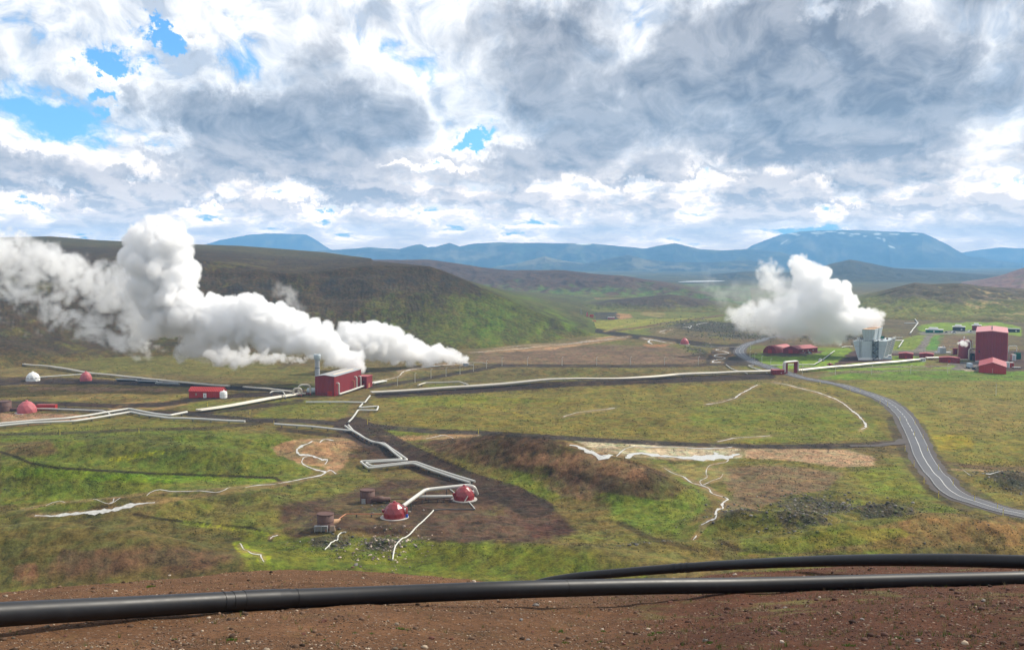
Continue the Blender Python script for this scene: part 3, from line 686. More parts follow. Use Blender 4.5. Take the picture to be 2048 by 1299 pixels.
def steam_plume(pts, voxel, mat, label, warp=(.0,0,0), seed=0, name='steam'):
    """pts: list of (x,y,z,radius,softness,density). The points carry a billowing vapour volume."""
    pts = np.array(pts, float)
    me = bpy.data.meshes.new(name); me.vertices.add(len(pts)); me.vertices.foreach_set('co', pts[:,:3].astype(np.float32).ravel())
    for i, nm in ((3,'rad'),(4,'soft'),(5,'den')):
        a = me.attributes.new(nm, 'FLOAT', 'POINT'); a.data.foreach_set('value', pts[:,i].astype(np.float32))
    ob = bpy.data.objects.new(name, me); COL.objects.link(ob)
    ng = bpy.data.node_groups.new('steam_field', 'GeometryNodeTree')
    ng.interface.new_socket('Geometry', in_out='INPUT', socket_type='NodeSocketGeometry')
    ng.interface.new_socket('Geometry', in_out='OUTPUT', socket_type='NodeSocketGeometry')
    g = NT(ng); gi = g.n('NodeGroupInput'); go = g.n('NodeGroupOutput')
    pos = g.n('GeometryNodeInputPosition').outputs[0]
    R = float(pts[:,3].max())
    Pn = pos
    for k, (sc, amp) in enumerate(warp):
        n = g.n('ShaderNodeTexNoise'); g.link(g.vmath('ADD', pos, (seed*13.7+k*5, seed*7.1, 3.3*k)), n.inputs['Vector']); n.inputs['Scale'].default_value = 1.0/sc
        n.inputs['Detail'].default_value = 1.0; n.inputs['Roughness'].default_value = .5
        Pn = g.vmath('ADD', Pn, g.vmath('SCALE', g.vmath('SUBTRACT', n.outputs['Color'], (.5,.5,.5)), scale=2.0*amp))
    nr = g.n('GeometryNodeSampleNearest', domain='POINT'); g.link(gi.outputs[0], nr.inputs['Geometry']); g.link(Pn, nr.inputs['Sample Position'])
    def samp(field, typ):
        x = g.n('GeometryNodeSampleIndex', data_type=typ, domain='POINT'); g.link(gi.outputs[0], x.inputs['Geometry'])
        g.link(field, x.inputs['Value']); g.link(nr.outputs[0], x.inputs['Index']); return x.outputs[0]
    def att(nm):
        x = g.n('GeometryNodeInputNamedAttribute', data_type='FLOAT'); x.inputs['Name'].default_value = nm; return x.outputs[0]
    c = samp(g.n('GeometryNodeInputPosition').outputs[0], 'FLOAT_VECTOR'); r = samp(att('rad'), 'FLOAT'); so = samp(att('soft'), 'FLOAT'); de = samp(att('den'), 'FLOAT')
    dist = g.vmath('DISTANCE', Pn, c)
    f = g.math('SUBTRACT', 1.0, g.math('DIVIDE', dist, r))
    n3 = g.n('ShaderNodeTexNoise'); g.link(Pn, n3.inputs['Vector']); n3.inputs['Scale'].default_value = 1.0/(voxel*11); n3.inputs['Detail'].default_value = 5; n3.inputs['Roughness'].default_value = .62
    f = g.math('ADD', f, g.math('MULTIPLY', g.math('SUBTRACT', n3.outputs['Fac'], .5), g.math('ADD', .65, g.math('MULTIPLY', so, 2.6))))
    mr = g.n('ShaderNodeMapRange', interpolation_type='SMOOTHSTEP'); g.link(f, mr.inputs[0]); mr.inputs[1].default_value = .03; g.link(g.math('ADD', .06, so), mr.inputs[2])
    d = g.math('MULTIPLY', mr.outputs[0], de)
    vc = g.n('GeometryNodeVolumeCube'); g.link(d, vc.inputs['Density'])
    mn = (pts[:,:3]-pts[:,3:4]*1.25).min(0); mx = (pts[:,:3]+pts[:,3:4]*1.25).max(0)
    vc.inputs['Min'].default_value = mn; vc.inputs['Max'].default_value = mx
    for k, ax in enumerate('XYZ'): vc.inputs['Resolution '+ax].default_value = max(8, int((mx[k]-mn[k])/voxel))
    sm = g.n('GeometryNodeSetMaterial'); g.link(vc.outputs[0], sm.inputs['Geometry']); sm.inputs['Material'].default_value = mat
    g.link(sm.outputs[0], go.inputs[0])
    md = ob.modifiers.new('steam', 'NODES'); md.node_group = ng
    me.materials.append(mat)
    tag(ob, label, None, None, 'stuff')
    print('steam', ob.name, [(vc.inputs['Resolution '+a].default_value) for a in 'XYZ'])
    return ob
def at(u, v, d):
    """world point seen at pixel (u, v), d metres away over the ground"""
    x, y, z = ray(u, v); h = math.hypot(x, y); return np.array([x/h*d, y/h*d, EYE+z/h*d])
# ------------------------------------------------------------------ object materials
def paint_mat(name, rgb, rough=.5, var=.12, scale=3.0, metal=0.0, ribs=0.0, rib_scale=1.0, spec=.4, dirt=None):
    m, nt = new_mat(name); g = NT(nt)
    tc = g.n('ShaderNodeTexCoord'); ob = tc.outputs['Object']
    n1 = g.noise(ob, scale, 5, .65); n2 = g.noise(ob, scale*.18, 3, .5)
    k = g.math('ADD', 1-var*1.4, g.math('MULTIPLY', g.math('ADD', n1, n2), var*1.4))
    c = g.mix(1.0, (*rgb, 1), k, 'MULTIPLY')
    if dirt is not None:
        mp = g.n('ShaderNodeMapping'); g.link(ob, mp.inputs[0]); mp.inputs['Scale'].default_value = (1, 1, .15)
        st = g.ramp(g.noise(mp.outputs[0], scale*1.3, 5, .7), .52, .72); c = g.mix(g.math('MULTIPLY', st, .55), c, (*dirt, 1))
    p = g.n('ShaderNodeBsdfPrincipled'); g.link(c, p.inputs['Base Color']); p.inputs['Metallic'].default_value = metal
    g.link(g.math('ADD', rough-.08, g.math('MULTIPLY', n1, .2)), p.inputs['Roughness']); p.inputs['Specular IOR Level'].default_value = spec
    if ribs:
        sx = g.n('ShaderNodeSeparateXYZ'); g.link(ob, sx.inputs[0])
        w = g.math('SINE', g.math('MULTIPLY', g.math('ADD', sx.outputs[0], sx.outputs[1]), rib_scale*6.283))
        bp = g.n('ShaderNodeBump'); bp.inputs['Strength'].default_value = ribs; bp.inputs['Distance'].default_value = .12
        g.link(w, bp.inputs['Height']); g.link(bp.outputs[0], p.inputs['Normal'])
    g.out(p.outputs[0]); return m
M = {}
M['red'] = paint_mat('red_cladding', (.215,.020,.025), .45, .25, .8, ribs=.7, rib_scale=.55, dirt=(.12,.03,.03))
M['pinkroof'] = paint_mat('pale_pink_roof', (.50,.20,.20), .5, .2, .6, ribs=.3, rib_scale=.9)
M['redroof'] = paint_mat('red_roof', (.33,.055,.06), .5, .2, .6, ribs=.4, rib_scale=.9, dirt=(.42,.14,.12))
M['redbright'] = paint_mat('bright_red_paint', (.38,.025,.020), .45, .2, .8, ribs=.5, rib_scale=.7)
M['dome'] = paint_mat('red_dome', (.24,.020,.024), .28, .3, 1.2, spec=.6, dirt=(.14,.03,.03))
M['pinkdome'] = paint_mat('faded_red_dome', (.42,.10,.11), .5, .2, 1.2)
M['white'] = paint_mat('white_paint', (.72,.72,.69), .5, .15, 1.0)
M['pipe'] = paint_mat('aluminium_pipe_cladding', (.50,.46,.38), .40, .25, .5, metal=.15, dirt=(.40,.36,.28))
M['pipewhite'] = paint_mat('pale_pipe_cladding', (.54,.53,.48), .38, .2, .6, metal=.1)
M['grey'] = paint_mat('grey_metal', (.36,.37,.38), .45, .2, 1.5, metal=.4)
M['lightgrey'] = paint_mat('pale_grey_panels', (.44,.50,.52), .5, .22, .5, dirt=(.28,.30,.30))
M['dark'] = paint_mat('dark_steel', (.05,.05,.055), .55, .3, 2)
M['rust'] = paint_mat('rusty_steel', (.105,.052,.040), .7, .4, 1.5, dirt=(.17,.09,.06))
M['orange'] = paint_mat('orange_rust', (.40,.17,.09), .7, .3, 2)
M['beige'] = paint_mat('tan_insulation', (.50,.30,.16), .7, .25, 2)
M['concrete'] = paint_mat('concrete', (.42,.40,.37), .85, .2, 2)
M['blue'] = paint_mat('blue_paint', (.03,.10,.50), .4, .1, 2)
M['paleblue'] = paint_mat('pale_blue_paint', (.40,.50,.60), .4, .15, 2)
M['green'] = paint_mat('dark_green_paint', (.02,.14,.08), .5, .2, 2)
M['glass'] = paint_mat('window_glass', (.03,.035,.04), .1, .1, 1, spec=.8)
M['yellow'] = paint_mat('yellow_post_paint', (.70,.60,.08), .5, .1, 3)
M['wood'] = paint_mat('weathered_wood', (.30,.22,.16), .85, .3, 4)
M['cream'] = paint_mat('cream_skylight', (.70,.56,.36), .4, .1, 2)
M['black'] = paint_mat('black_plastic', (.011,.012,.015), .44, .5, 3.5, spec=.35, dirt=(.028,.026,.025))
M['tyre'] = paint_mat('tyre_rubber', (.02,.02,.02), .8, .1, 3)
M['galv'] = paint_mat('galvanised_post', (.60,.60,.54), .5, .1, 3, metal=.2)
M['rockgrey'] = paint_mat('grey_stone', (.16,.145,.135), .9, .4, 6)
M['rockred'] = paint_mat('red_brown_stone', (.12,.05,.035), .9, .4, 8)
M['rockpale'] = paint_mat('pale_stone', (.46,.38,.30), .9, .3, 6)

# ------------------------------------------------------------------ mesh builder
class MB:
    def __init__(s): s.v = []; s.f = []; s.sm = []
    def add(s, vs, fs, smooth=False):
        o = len(s.v); s.v += [tuple(p) for p in vs]; s.f += [tuple(i+o for i in f) for f in fs]; s.sm += [smooth]*len(fs); return s
    def box(s, x0, y0, z0, x1, y1, z1, top=None):
        """top = (x0,y0,x1,y1) of the upper face if it differs"""
        t = top or (x0, y0, x1, y1)
        vs = [(x0,y0,z0),(x1,y0,z0),(x1,y1,z0),(x0,y1,z0),(t[0],t[1],z1),(t[2],t[1],z1),(t[2],t[3],z1),(t[0],t[3],z1)]
        return s.add(vs, [(3,2,1,0),(4,5,6,7),(0,1,5,4),(1,2,6,5),(2,3,7,6),(3,0,4,7)])
    def prism(s, poly, axis, a, b):
        """extrude a 2D polygon along an axis ('x' or 'y'); poly is (other horizontal, z) counter-clockwise"""
        n = len(poly)
        mk = (lambda q, t: (t, q[0], q[1])) if axis == 'x' else (lambda q, t: (q[0], t, q[1]))
        vs = [mk(q, a) for q in poly] + [mk(q, b) for q in poly]
        return s.add(vs, [tuple(range(n))[::-1], tuple(range(n, 2*n))] + [(i, (i+1) % n, n+(i+1) % n, n+i) for i in range(n)])
    def lathe(s, prof, n=20, c=(0,0,0), smooth=True, cap=True, phase=0.0):
        vs = []; fs = []
        for r, z in prof:
            for i in range(n):
                a = 2*math.pi*i/n + phase; vs.append((c[0]+r*math.cos(a), c[1]+r*math.sin(a), c[2]+z))
        for j in range(len(prof)-1):
            for i in range(n): fs.append((j*n+i, j*n+(i+1) % n, (j+1)*n+(i+1) % n, (j+1)*n+i))
        s.add(vs, fs, smooth)
        if cap:
            m = len(prof); s.add([vs[i] for i in range(n)], [tuple(range(n))[::-1]]); s.add([vs[(m-1)*n+i] for i in range(n)], [tuple(range(n))])
        return s
    def tube(s, pts, r, n=10, smooth=True, cap=True, rads=None):
        pts = [Vector(p) for p in pts]; vs = []; fs = []; up = Vector((0,0,1)); prev = None
        for k, p in enumerate(pts):
            t = (pts[min(k+1, len(pts)-1)] - pts[max(k-1, 0)]).normalized()
            if prev is None:
                a = t.cross(up); a = a if a.length > 1e-3 else t.cross(Vector((1,0,0))); a.normalize()
            else:
                a = prev - t*prev.dot(t); a = a if a.length > 1e-4 else t.cross(up); a.normalize()
            prev = a; b = t.cross(a); R = rads[k] if rads else r
            # mitre widening
            for i in range(n):
                q = 2*math.pi*i/n; vs.append(p + a*R*math.cos(q) + b*R*math.sin(q))
        for k in range(len(pts)-1):
            for i in range(n): fs.append((k*n+i, (k+1)*n+i, (k+1)*n+(i+1) % n, k*n+(i+1) % n))
        s.add(vs, fs, smooth)
        if cap:
            m = len(pts)-1; s.add([vs[i] for i in range(n)], [tuple(range(n))]); s.add([vs[m*n+i] for i in range(n)], [tuple(range(n))[::-1]])
        return s
    def mesh(s, name, mat):
        me = bpy.data.meshes.new(name); me.from_pydata(s.v, [], s.f); me.polygons.foreach_set('use_smooth', s.sm)
        bm = bmesh.new(); bm.from_mesh(me); bmesh.ops.recalc_face_normals(bm, faces=bm.faces[:]); bm.to_mesh(me); bm.free()
        if mat is not None: me.materials.append(mat if not isinstance(mat, str) else M[mat])
        me.update(); return me
    def build(s, name, mat, parent=None, loc=None, label=None):
        o = bpy.data.objects.new(name, s.mesh(name, mat)); COL.objects.link(o)
        if parent: o.parent = parent
        if loc is not None: o.location = loc
        if label: o['label'] = label
        return o
def thing(name, label, cat, loc=(0,0,0), rz=0.0, group=None):
    o = bpy.data.objects.new(name, None); COL.objects.link(o); o.location = loc; o.rotation_euler = (0,0,rz)
    o.empty_display_size = .5
    return tag(o, label, cat, group)
def copy_tree(o, loc=None, rz=None, label=None):
    def cp(x, par):
        c = x.copy(); COL.objects.link(c); c.parent = par
        for ch in x.children: cp(ch, c)
        return c
    r = cp(o, None)
    if loc is not None: r.location = loc
    if rz is not None: r.rotation_euler = (0,0,rz)
    if label: r['label'] = label
    return r
def smooth_path(pts, n=8):
    """Catmull-Rom through points"""
    pts = [Vector(p) for p in pts]; q = [2*pts[0]-pts[1]] + pts + [2*pts[-1]-pts[-2]]; out = []
    for i in range(1, len(q)-2):
        p0, p1, p2, p3 = q[i-1:i+3]
        for k in range(n):
            t = k/n; out.append(.5*((2*p1) + (p2-p0)*t + (2*p0-5*p1+4*p2-p3)*t*t + (3*p1-p0-3*p2+p3)*t**3))
    out.append(pts[-1]); return out
def bend_path(pts, rad, seg=5):
    """straight runs with rounded corners"""
    pts = [Vector(p) for p in pts]; out = [pts[0]]
    for a, b, c in zip(pts[:-2], pts[1:-1], pts[2:]):
        d1 = (a-b); d2 = (c-b); r = min(rad, d1.length*.45, d2.length*.45); p = b + d1.normalized()*r; q = b + d2.normalized()*r
        for k in range(seg+1):
            t = k/seg; out.append((1-t)**2*p + 2*t*(1-t)*b + t*t*q)
    out.append(pts[-1]); return out
def drape(xy, step, lift):
    out = []
    for (x0, y0), (x1, y1) in zip(xy[:-1], xy[1:]):
        L = math.hypot(x1-x0, y1-y0); n = max(1, int(L/step))
        for k in range(n): out.append((x0+(x1-x0)*k/n, y0+(y1-y0)*k/n))
    out.append(xy[-1]); a = np.array(out); z = ground_z(a[:,0], a[:,1])
    return [Vector((x, y, zz+lift)) for (x, y), zz in zip(out, z)]
def offset_xy(xy, o):
    xy = [Vector((p[0], p[1])) for p in xy]; out = []
    for i, p in enumerate(xy):
        ns = []
        if i > 0: t = (p-xy[i-1]).normalized(); ns.append(Vector((-t.y, t.x)))
        if i < len(xy)-1: t = (xy[i+1]-p).normalized(); ns.append(Vector((-t.y, t.x)))
        n = ns[0] if len(ns) == 1 else (ns[0]+ns[1]).normalized(); k = 1/max(.35, n.dot(ns[0]))
        out.append((p.x+n.x*o*k, p.y+n.y*o*k))
    return out

# ------------------------------------------------------------------ pipelines over the valley floor (pixels of their course)
PIPES = [
 # px course, number of pipes, radius, spacing, lift, support step, material, label
 ([(-120,722),(15,726),(170,749),(300,762),(458,776)], 2, .55, 1.5, 1.5, 14, 'pipe', 'long pale pipeline slanting across the far left behind the two pale domes'),
 ([(78,757),(166,751)], 1, .45, 1, 1.2, 9, 'pipewhite', 'short pale pipe between the white dome and the pink dome on the left'),
 ([(174,750),(190,749),(196,752)], 1, .3, 1, 1.2, 9, 'orange', 'short rusty pipe from the pink dome to the long left pipeline'),
 ([(-60,857),(0,854),(130,845),(258,822),(340,836),(352,834),(374,830)], 1, .6, 1, 1.6, 10, 'pipewhite', 'upper white pipe of the bent pair in front of the small pink dome at left'),
 ([(-60,861),(60,853),(145,846),(262,827),(338,841),(365,840),(490,849)], 1, .6, 1, 1.3, 10, 'pipewhite', 'lower white pipe of the bent pair, running on right to the dirt track'),
 ([(66,821),(165,824),(205,826),(216,830),(222,836)], 1, .42, 1, 1.2, 10, 'pipewhite', 'white pipe from the small pink dome past the red container'),
 ([(397,825),(500,808),(606,790)], 4, .5, 1.35, 1.2, 11, 'pipe', 'wide bundle of pale pipes leading up to the steam separator building'),
 ([(488,777),(582,788)], 2, .5, 1.3, 1.3, 9, 'pipe', 'short pale pipe pair entering the pipe loops left of the separator building'),
 ([(540,795),(545,790),(566,791),(572,803)], 1, .35, 1, 2.6, 9, 'pipewhite', 'small white pipe bow standing over the wide pipe bundle'),
 ([(612,807),(730,809),(740,793)], 1, .45, 1, 1.0, 9, 'pipewhite', 'thin pale pipe on the grass below the red separator building'),
 ([(725,811),(718,818),(757,815),(754,822),(716,824),(697,846)], 1, .45, 1, 1.0, 7, 'pipewhite', 'pale zigzag pipe stepping down the grass to the dirt track'),
 ([(549,852),(702,866)], 1, .5, 1, 1.2, 9, 'pipewhite', 'straight white pipe beside the dirt track, left of the crossing'),
 ([(697,855),(706,866),(805,925),(720,930),(738,941),(826,934),(940,975)], 1, .45, 1, 1.3, 7, 'pipewhite', 'outer white pipe of the pair running down to the red domes'),
 ([(690,856),(703,866),(816,927),(730,933),(745,937),(830,930),(950,972)], 1, .42, 1, 1.3, 7, 'pipewhite', 'inner white pipe of the pair running down to the red domes'),
 ([(742,790),(760,788),(900,778),(1130,762),(1350,753),(1556,745)], 3, .6, 1.5, 1.6, 12, 'pipe', 'very long straight triple pipeline crossing the plain to the road gate'),
 ([(836,775),(850,770),(918,768),(936,774)], 1, .5, 1, 1.5, 12, 'pipe', 'pale expansion loop on the far side of the long pipeline'),
 ([(1598,744),(1680,736),(1750,730),(1845,722)], 3, .6, 1.5, 1.6, 12, 'pipe', 'straight triple pipeline from the road gate past the cooling tower'),
 ([(1852,719),(1880,719)], 2, .6, 1.5, 1.6, 9, 'pipewhite', 'short pale pipe pair between the window block and the long low shed'),
 ([(1541,733),(1628,731),(1650,718),(1669,704)], 1, .4, 1, 1.0, 9, 'pipewhite', 'white pipe bending up the lawn left of the cooling tower'),
 ([(1507,733),(1496,733),(1534,748)], 1, .4, 1, .9, 8, 'pipewhite', 'short white pipe with a hooked end left of the red gate house'),
 ([(1452,731),(1462,738),(1478,743),(1495,749)], 1, .3, 1, .7, 8, 'pipewhite', 'thin crooked white pipe joining the long pipeline near the road'),
 ([(1760,622),(1785,625),(1820,627),(1836,647),(1820,668)], 1, .62, 1.7, 1.2, 18, 'pipewhite', 'pale pipeline kinked like an arrowhead behind the cooling tower'),
 ([(1808,648),(1834,648)], 1, .7, 1, 1.2, 16, 'pipewhite', 'pale stub pipe pointing left into the kink of the far pipeline'),
 ([(1782,681),(1786,677),(1806,677)], 1, .45, 1, 1.2, 9, 'pipewhite', 'upper short pale pipe right of the cooling tower'),
 ([(1781,683),(1807,683),(1797,697)], 1, .5, 1, 1.2, 9, 'pipewhite', 'hooked pale pipe right of the cooling tower'),
 ([(1683,696),(1690,695),(1706,695)], 1, .4, 1, 1.0, 9, 'pipewhite', 'short white pipe entering the cooling tower from the left'),
 ([(1913,721),(1935,721)], 1, .4, 1, 1.0, 9, 'pipe', 'low yellowish pipe at the foot of the round red tank'),
 ([(934,727),(962,727),(975,728)], 1, .3, 1, .9, 9, 'pipe', 'thin pale pipe on the plain to the right of the far steam vent'),
 ([(744,770),(770,765)], 3, .5, 1.3, 1.3, 9, 'pipewhite', 'short white pipe bundle sticking out behind the red annex'),
 ([(1375,693),(1430,694),(1480,695)], 1, .25, 1, .6, 14, 'pipe', 'thin faint pipe beside the far dirt track near the bend of the road'),
]
STREAMS = [
 # px course with width px
 ([(668,880,2),(645,880,3),(625,883,4),(605,890,4),(594,899,5),(600,908,5),(620,910,4),(636,913,5),(645,918,6),(655,920,3),(650,926,3)]),
 ([(622,911,2),(608,915,2),(604,924,3),(612,932,3),(632,938,4),(650,944,6),(640,951,5),(615,957,4),(585,962,3),(545,967,2),(500,971,3),(450,977,2),(400,980,2),(350,983,1.6),(300,985,2),(240,993,1.6),(200,998,1.2),(120,1004,1.2),(45,1018,1.5)]),
 ([(650,944,2),(662,940,4),(672,946,3)]), ([(228,994,2),(226,1002,2.4),(219,1006,1.2)]),
 ([(70,1030,3),(110,1030,4),(160,1025,6),(200,1021,7),(230,1018,6),(270,1011,4),(310,1004,1.6)]),
 ([(480,1089,3),(484,1097,3),(500,1104,4),(520,1107,7),(522,1112,3),(528,1122,2)]), ([(540,1076,2),(545,1070,4),(556,1068,1.5)]),
 ([(1140,889,2),(1160,893,4),(1180,899,6),(1220,907,7),(1260,911,6),(1320,914,4),(1360,916,4),(1400,914,12),(1440,914,14),(1462,912,8),(1478,905,2)]),
 ([(1180,899,1.5),(1250,898,2.5),(1300,895,3),(1350,894,2),(1400,895,4),(1440,897,4),(1465,896,2)]),
 ([(1478,905,2),(1460,914,2.5),(1452,922,1.6),(1420,930,1),(1412,945,1.6),(1414,955,1.6),(1400,962,2),(1404,968,2)]),
 ([(1446,948,1),(1440,957,1.6),(1425,963,1.2),(1405,969,2)]),
 ([(1328,934,1.2),(1345,944,2),(1365,952,3),(1382,963,4),(1400,968,4),(1418,976,4),(1425,986,4),(1450,993,4),(1455,998,5),(1444,1007,5),(1446,1015,5),(1432,1022,5),(1433,1032,5),(1420,1040,4),(1403,1051,3)]),
 ([(1393,1070,3),(1386,1077,2)]),
 ([(1548,764,1.5),(1575,769,2),(1610,778,2.4),(1650,790,3),(1685,806,4),(1715,828,4),(1728,844,4.5),(1732,853,5),(1722,860,3)]),
 ([(1516,769,2),(1500,777,3.5),(1480,788,4),(1472,795,4),(1466,797,2),(1440,803,1.5),(1412,809,3)]),
 ([(1230,815,2.4),(1200,820,1.5),(1165,824,1.2),(1135,830,2),(1127,833,2.4)]),
 ([(1452,696,2),(1432,699,3),(1450,703,4),(1456,706,3),(1430,710,4),(1434,713,4),(1450,716,3),(1430,720,4),(1426,724,5),(1442,724,4)]),
 ([(1258,673,3),(1200,680,2.6),(1160,685,3),(1120,689,3),(1060,695,3),(1000,700,2),(940,705,2)]),
 ([(1180,681,1.4),(1130,687,1.2),(1060,690,1.4),(990,697,1)]),
 ([(1285,676,3),(1300,679,6),(1325,683,4),(1346,686,2)]), ([(1302,679,3),(1297,683,4),(1305,688,3)]),
 ([(1416,644,2),(1395,648,3),(1378,653,4),(1360,653,2)]), ([(1382,653,3),(1378,656,3)]), ([(1318,664,2),(1330,666,2.5)]), ([(1345,659,1.5),(1320,663,3)]),
 ([(1520,617,2),(1490,626,4),(1470,633,5),(1452,640,3)]),
 ([(800,750,4),(808,742,4),(830,737,6),(870,732,6),(932,727,3)]), ([(745,763,2),(772,759,3),(800,753,2)]),
 ([(852,876,2),(900,873,1.5),(958,870,1.5)]), ([(1435,883,2.5),(1450,879,3),(1480,875,2),(1540,872,1.5)]), ([(1925,938,1),(1980,941,1.5),(2060,944,1.5)]),
]
ROAD = [(2130,1046),(2048,1029),(2000,1018),(1955,1006),(1915,990),(1888,970),(1866,945),(1848,915),(1832,880),(1820,852),(1805,830),(1780,808),(1745,790),(1700,776),(1650,765),(1605,754),(1572,744),(1540,735),(1510,725),(1490,715),(1480,706),(1480,699),(1492,690),(1520,681),(1558,671),(1600,662)]

def xy_of(pl): return [tuple(P(u, v).xy) for u, v in pl]
road_xy = xy_of(ROAD)
road_s = [(p.x, p.y) for p in smooth_path([(x, y, 0) for x, y in road_xy], 8)]
pipe_xy = [xy_of(p[0]) for p in PIPES]
stream_xy = [xy_of([(q[0], q[1]) for q in s]) for s in STREAMS]
for s in (road_s,): FLAT.append((s[::2], 7, 16))
for p in pipe_xy: FLAT.append((p, 3, 9))
for s in stream_xy: FLAT.append((s, 2.5, 7))
for u_, v_, rx, ry in [(690,780,45,34),(408,785,22,14),(789,1037,10,10),(928,1000,10,10),(651,1055,9,9),(735,1003,9,9),(1740,700,55,60),(1980,720,60,90),(1900,665,120,30),(1560,698,50,40),(1560,745,25,14),(60,815,14,10),(1840,712,60,24)]:
    cx, cy = flat_xy(u_, v_); LEVEL.append((cx, cy, rx, ry))

# ---- road
def strip_mesh(name, cl, half, lift, mat, jitter=0.0, cross=3, kind='structure', label=None, step=3.0):
    """a sheet of given half widths (one value or per point) draped along a centre line"""
    pts = [Vector((x, y)) for x, y in cl]; hw = half if isinstance(half, list) else [half]*len(pts)
    P2 = []; H2 = []
    for i in range(len(pts)-1):
        n = max(1, int((pts[i+1]-pts[i]).length/step))
        for k in range(n): P2.append(pts[i].lerp(pts[i+1], k/n)); H2.append(hw[i]+(hw[i+1]-hw[i])*k/n)
    P2.append(pts[-1]); H2.append(hw[-1]); n = len(P2)
    vx = []; 
    for i, p in enumerate(P2):
        t = (P2[min(i+1, n-1)]-P2[max(i-1, 0)]).normalized(); nn = Vector((-t.y, t.x))
        a = H2[i]*(1+jitter*RNG.uniform(-1, 1)); b = H2[i]*(1+jitter*RNG.uniform(-1, 1))
        for k in range(cross+1):
            w = -a + (a+b)*k/cross; vx.append((p.x+nn.x*w, p.y+nn.y*w))
    A = np.array(vx); z = ground_z(A[:,0], A[:,1]) + lift
    f = [(i*(cross+1)+k, (i+1)*(cross+1)+k, (i+1)*(cross+1)+k+1, i*(cross+1)+k+1) for i in range(n-1) for k in range(cross)]
    mb = MB(); mb.add(np.column_stack([A, z]), f, True)
    return mb
def asphalt():
    m, nt = new_mat('asphalt'); g = NT(nt); pos = g.n('ShaderNodeNewGeometry').outputs['Position']
    n = g.noise(pos, .8, 5, .7); n2 = g.noise(pos, .08, 3, .5)
    c = g.mix(g.math('MULTIPLY', g.math('ADD', n, n2), .5), (.040,.040,.046,1), (.085,.085,.093,1))
    p = g.n('ShaderNodeBsdfPrincipled'); g.link(c, p.inputs['Base Color']); p.inputs['Roughness'].default_value = .62; g.out(p.outputs[0]); return m
M['asphalt'] = asphalt()
M['shoulder'] = paint_mat('gravel_shoulder', (.075,.062,.056), .95, .4, .8)
M['line'] = paint_mat('road_marking_paint', (.60,.60,.58), .6, .3, .5)
tag(strip_mesh('r', road_s, 5.6, .07, None, .10).build('road_shoulder', 'shoulder'), 'dark gravel verge on both sides of the asphalt road', kind='structure')
tag(strip_mesh('r', road_s, 3.6, .22, None).build('road', 'asphalt'), 'winding grey asphalt road on the right', kind='structure')
side_r = xy_of([(1822,880),(1800,886),(1760,890),(1700,892)])
tag(strip_mesh('r', side_r, [5.5,3.0,2.2,1.6], .20, None).build('dirt_track', 'shoulder'), 'short dark gravel side track leaving the winding road to the left', kind='structure')
mk = MB(); acc = 0.0
Rv = [Vector(p) for p in road_s]
seg = [(Rv[i], Rv[i+1]) for i in range(len(Rv)-1)]
dash = []; s_ = 0; cur = None; pos_ = 0
for a, b in seg:
    L = (b-a).length; n = max(1, int(L/1.0))
    for k in range(n):
        p = a.lerp(b, k/n); pos_ += L/n; on = (pos_ % 9) < 7.2 or p.length < 480
        if on: 
            cur = (cur or []) + [(p.x, p.y)]
        elif cur: dash.append(cur); cur = None
if cur: dash.append(cur)
for d_ in dash:
    if len(d_) > 1:
        m_ = strip_mesh('m', d_, .115, .30, None, cross=1); mk.add(m_.v, m_.f)
for sgn in (-1, 1):
    e = offset_xy(road_s, 3.25*sgn); m_ = strip_mesh('m', e, .045, .30, None, cross=1); mk.add(m_.v, m_.f)
tag(mk.build('road_markings', 'line'), 'white centre line and edge lines painted on the road', kind='structure')

# ---- water
def water_mat():
    m, nt = new_mat('water'); g = NT(nt); pos = g.n('ShaderNodeNewGeometry').outputs['Position']
    n = g.noise(pos, 1.2, 5, .7)
    p = g.n('ShaderNodeBsdfPrincipled'); g.link(g.mix(g.ramp(n, .35, .7), (.42,.41,.37,1), (.62,.61,.57,1)), p.inputs['Base Color'])
    p.inputs['Roughness'].default_value = .3; p.inputs['Specular IOR Level'].default_value = .6
    bp = g.n('ShaderNodeBump'); bp.inputs['Strength'].default_value = .15; g.link(n, bp.inputs['Height']); g.link(bp.outputs[0], p.inputs['Normal'])
    g.out(p.outputs[0]); return m
M['water'] = water_mat()
SL = ['milky stream winding through the tan pan left of the pipes','thin stream running left from the tan pan across the green hollow','short side arm of the stream at the pipes','tiny branch stream in the left hollow','pale shallow pool in the green hollow at lower left','small white stream in the yellow moss at the bottom left of centre','small white pool at the head of the mossy gully',
 'broad milky pool below the dirt track in the centre right','upper strand of the broad milky pool','thin rill draining the broad milky pool','thin side rill above the winding white stream','winding white stream running down to the rocky knoll','last short piece of the winding white stream','curved pale stream on the plain left of the road','short pale stream below the long pipeline','faint thin stream in the middle of the plain','white zigzag stream at the bend of the road','long pale stream along the foot of the dark hill','thin upper strand of the stream under the dark hill','wide white pool beside the far dirt track','small arm of the white pool by the far track','far white stream above the dark lava','tiny spur of the far white stream','small far white puddle below the stream','short far white stream left of the lava','white stream half hidden in the cooling tower steam','steaming pale stream below the far vent','small pale puddle behind the red annex','thin pale water line below the dirt track in the centre','short pale stream above the dirt track','thin pale line of water right of the road']
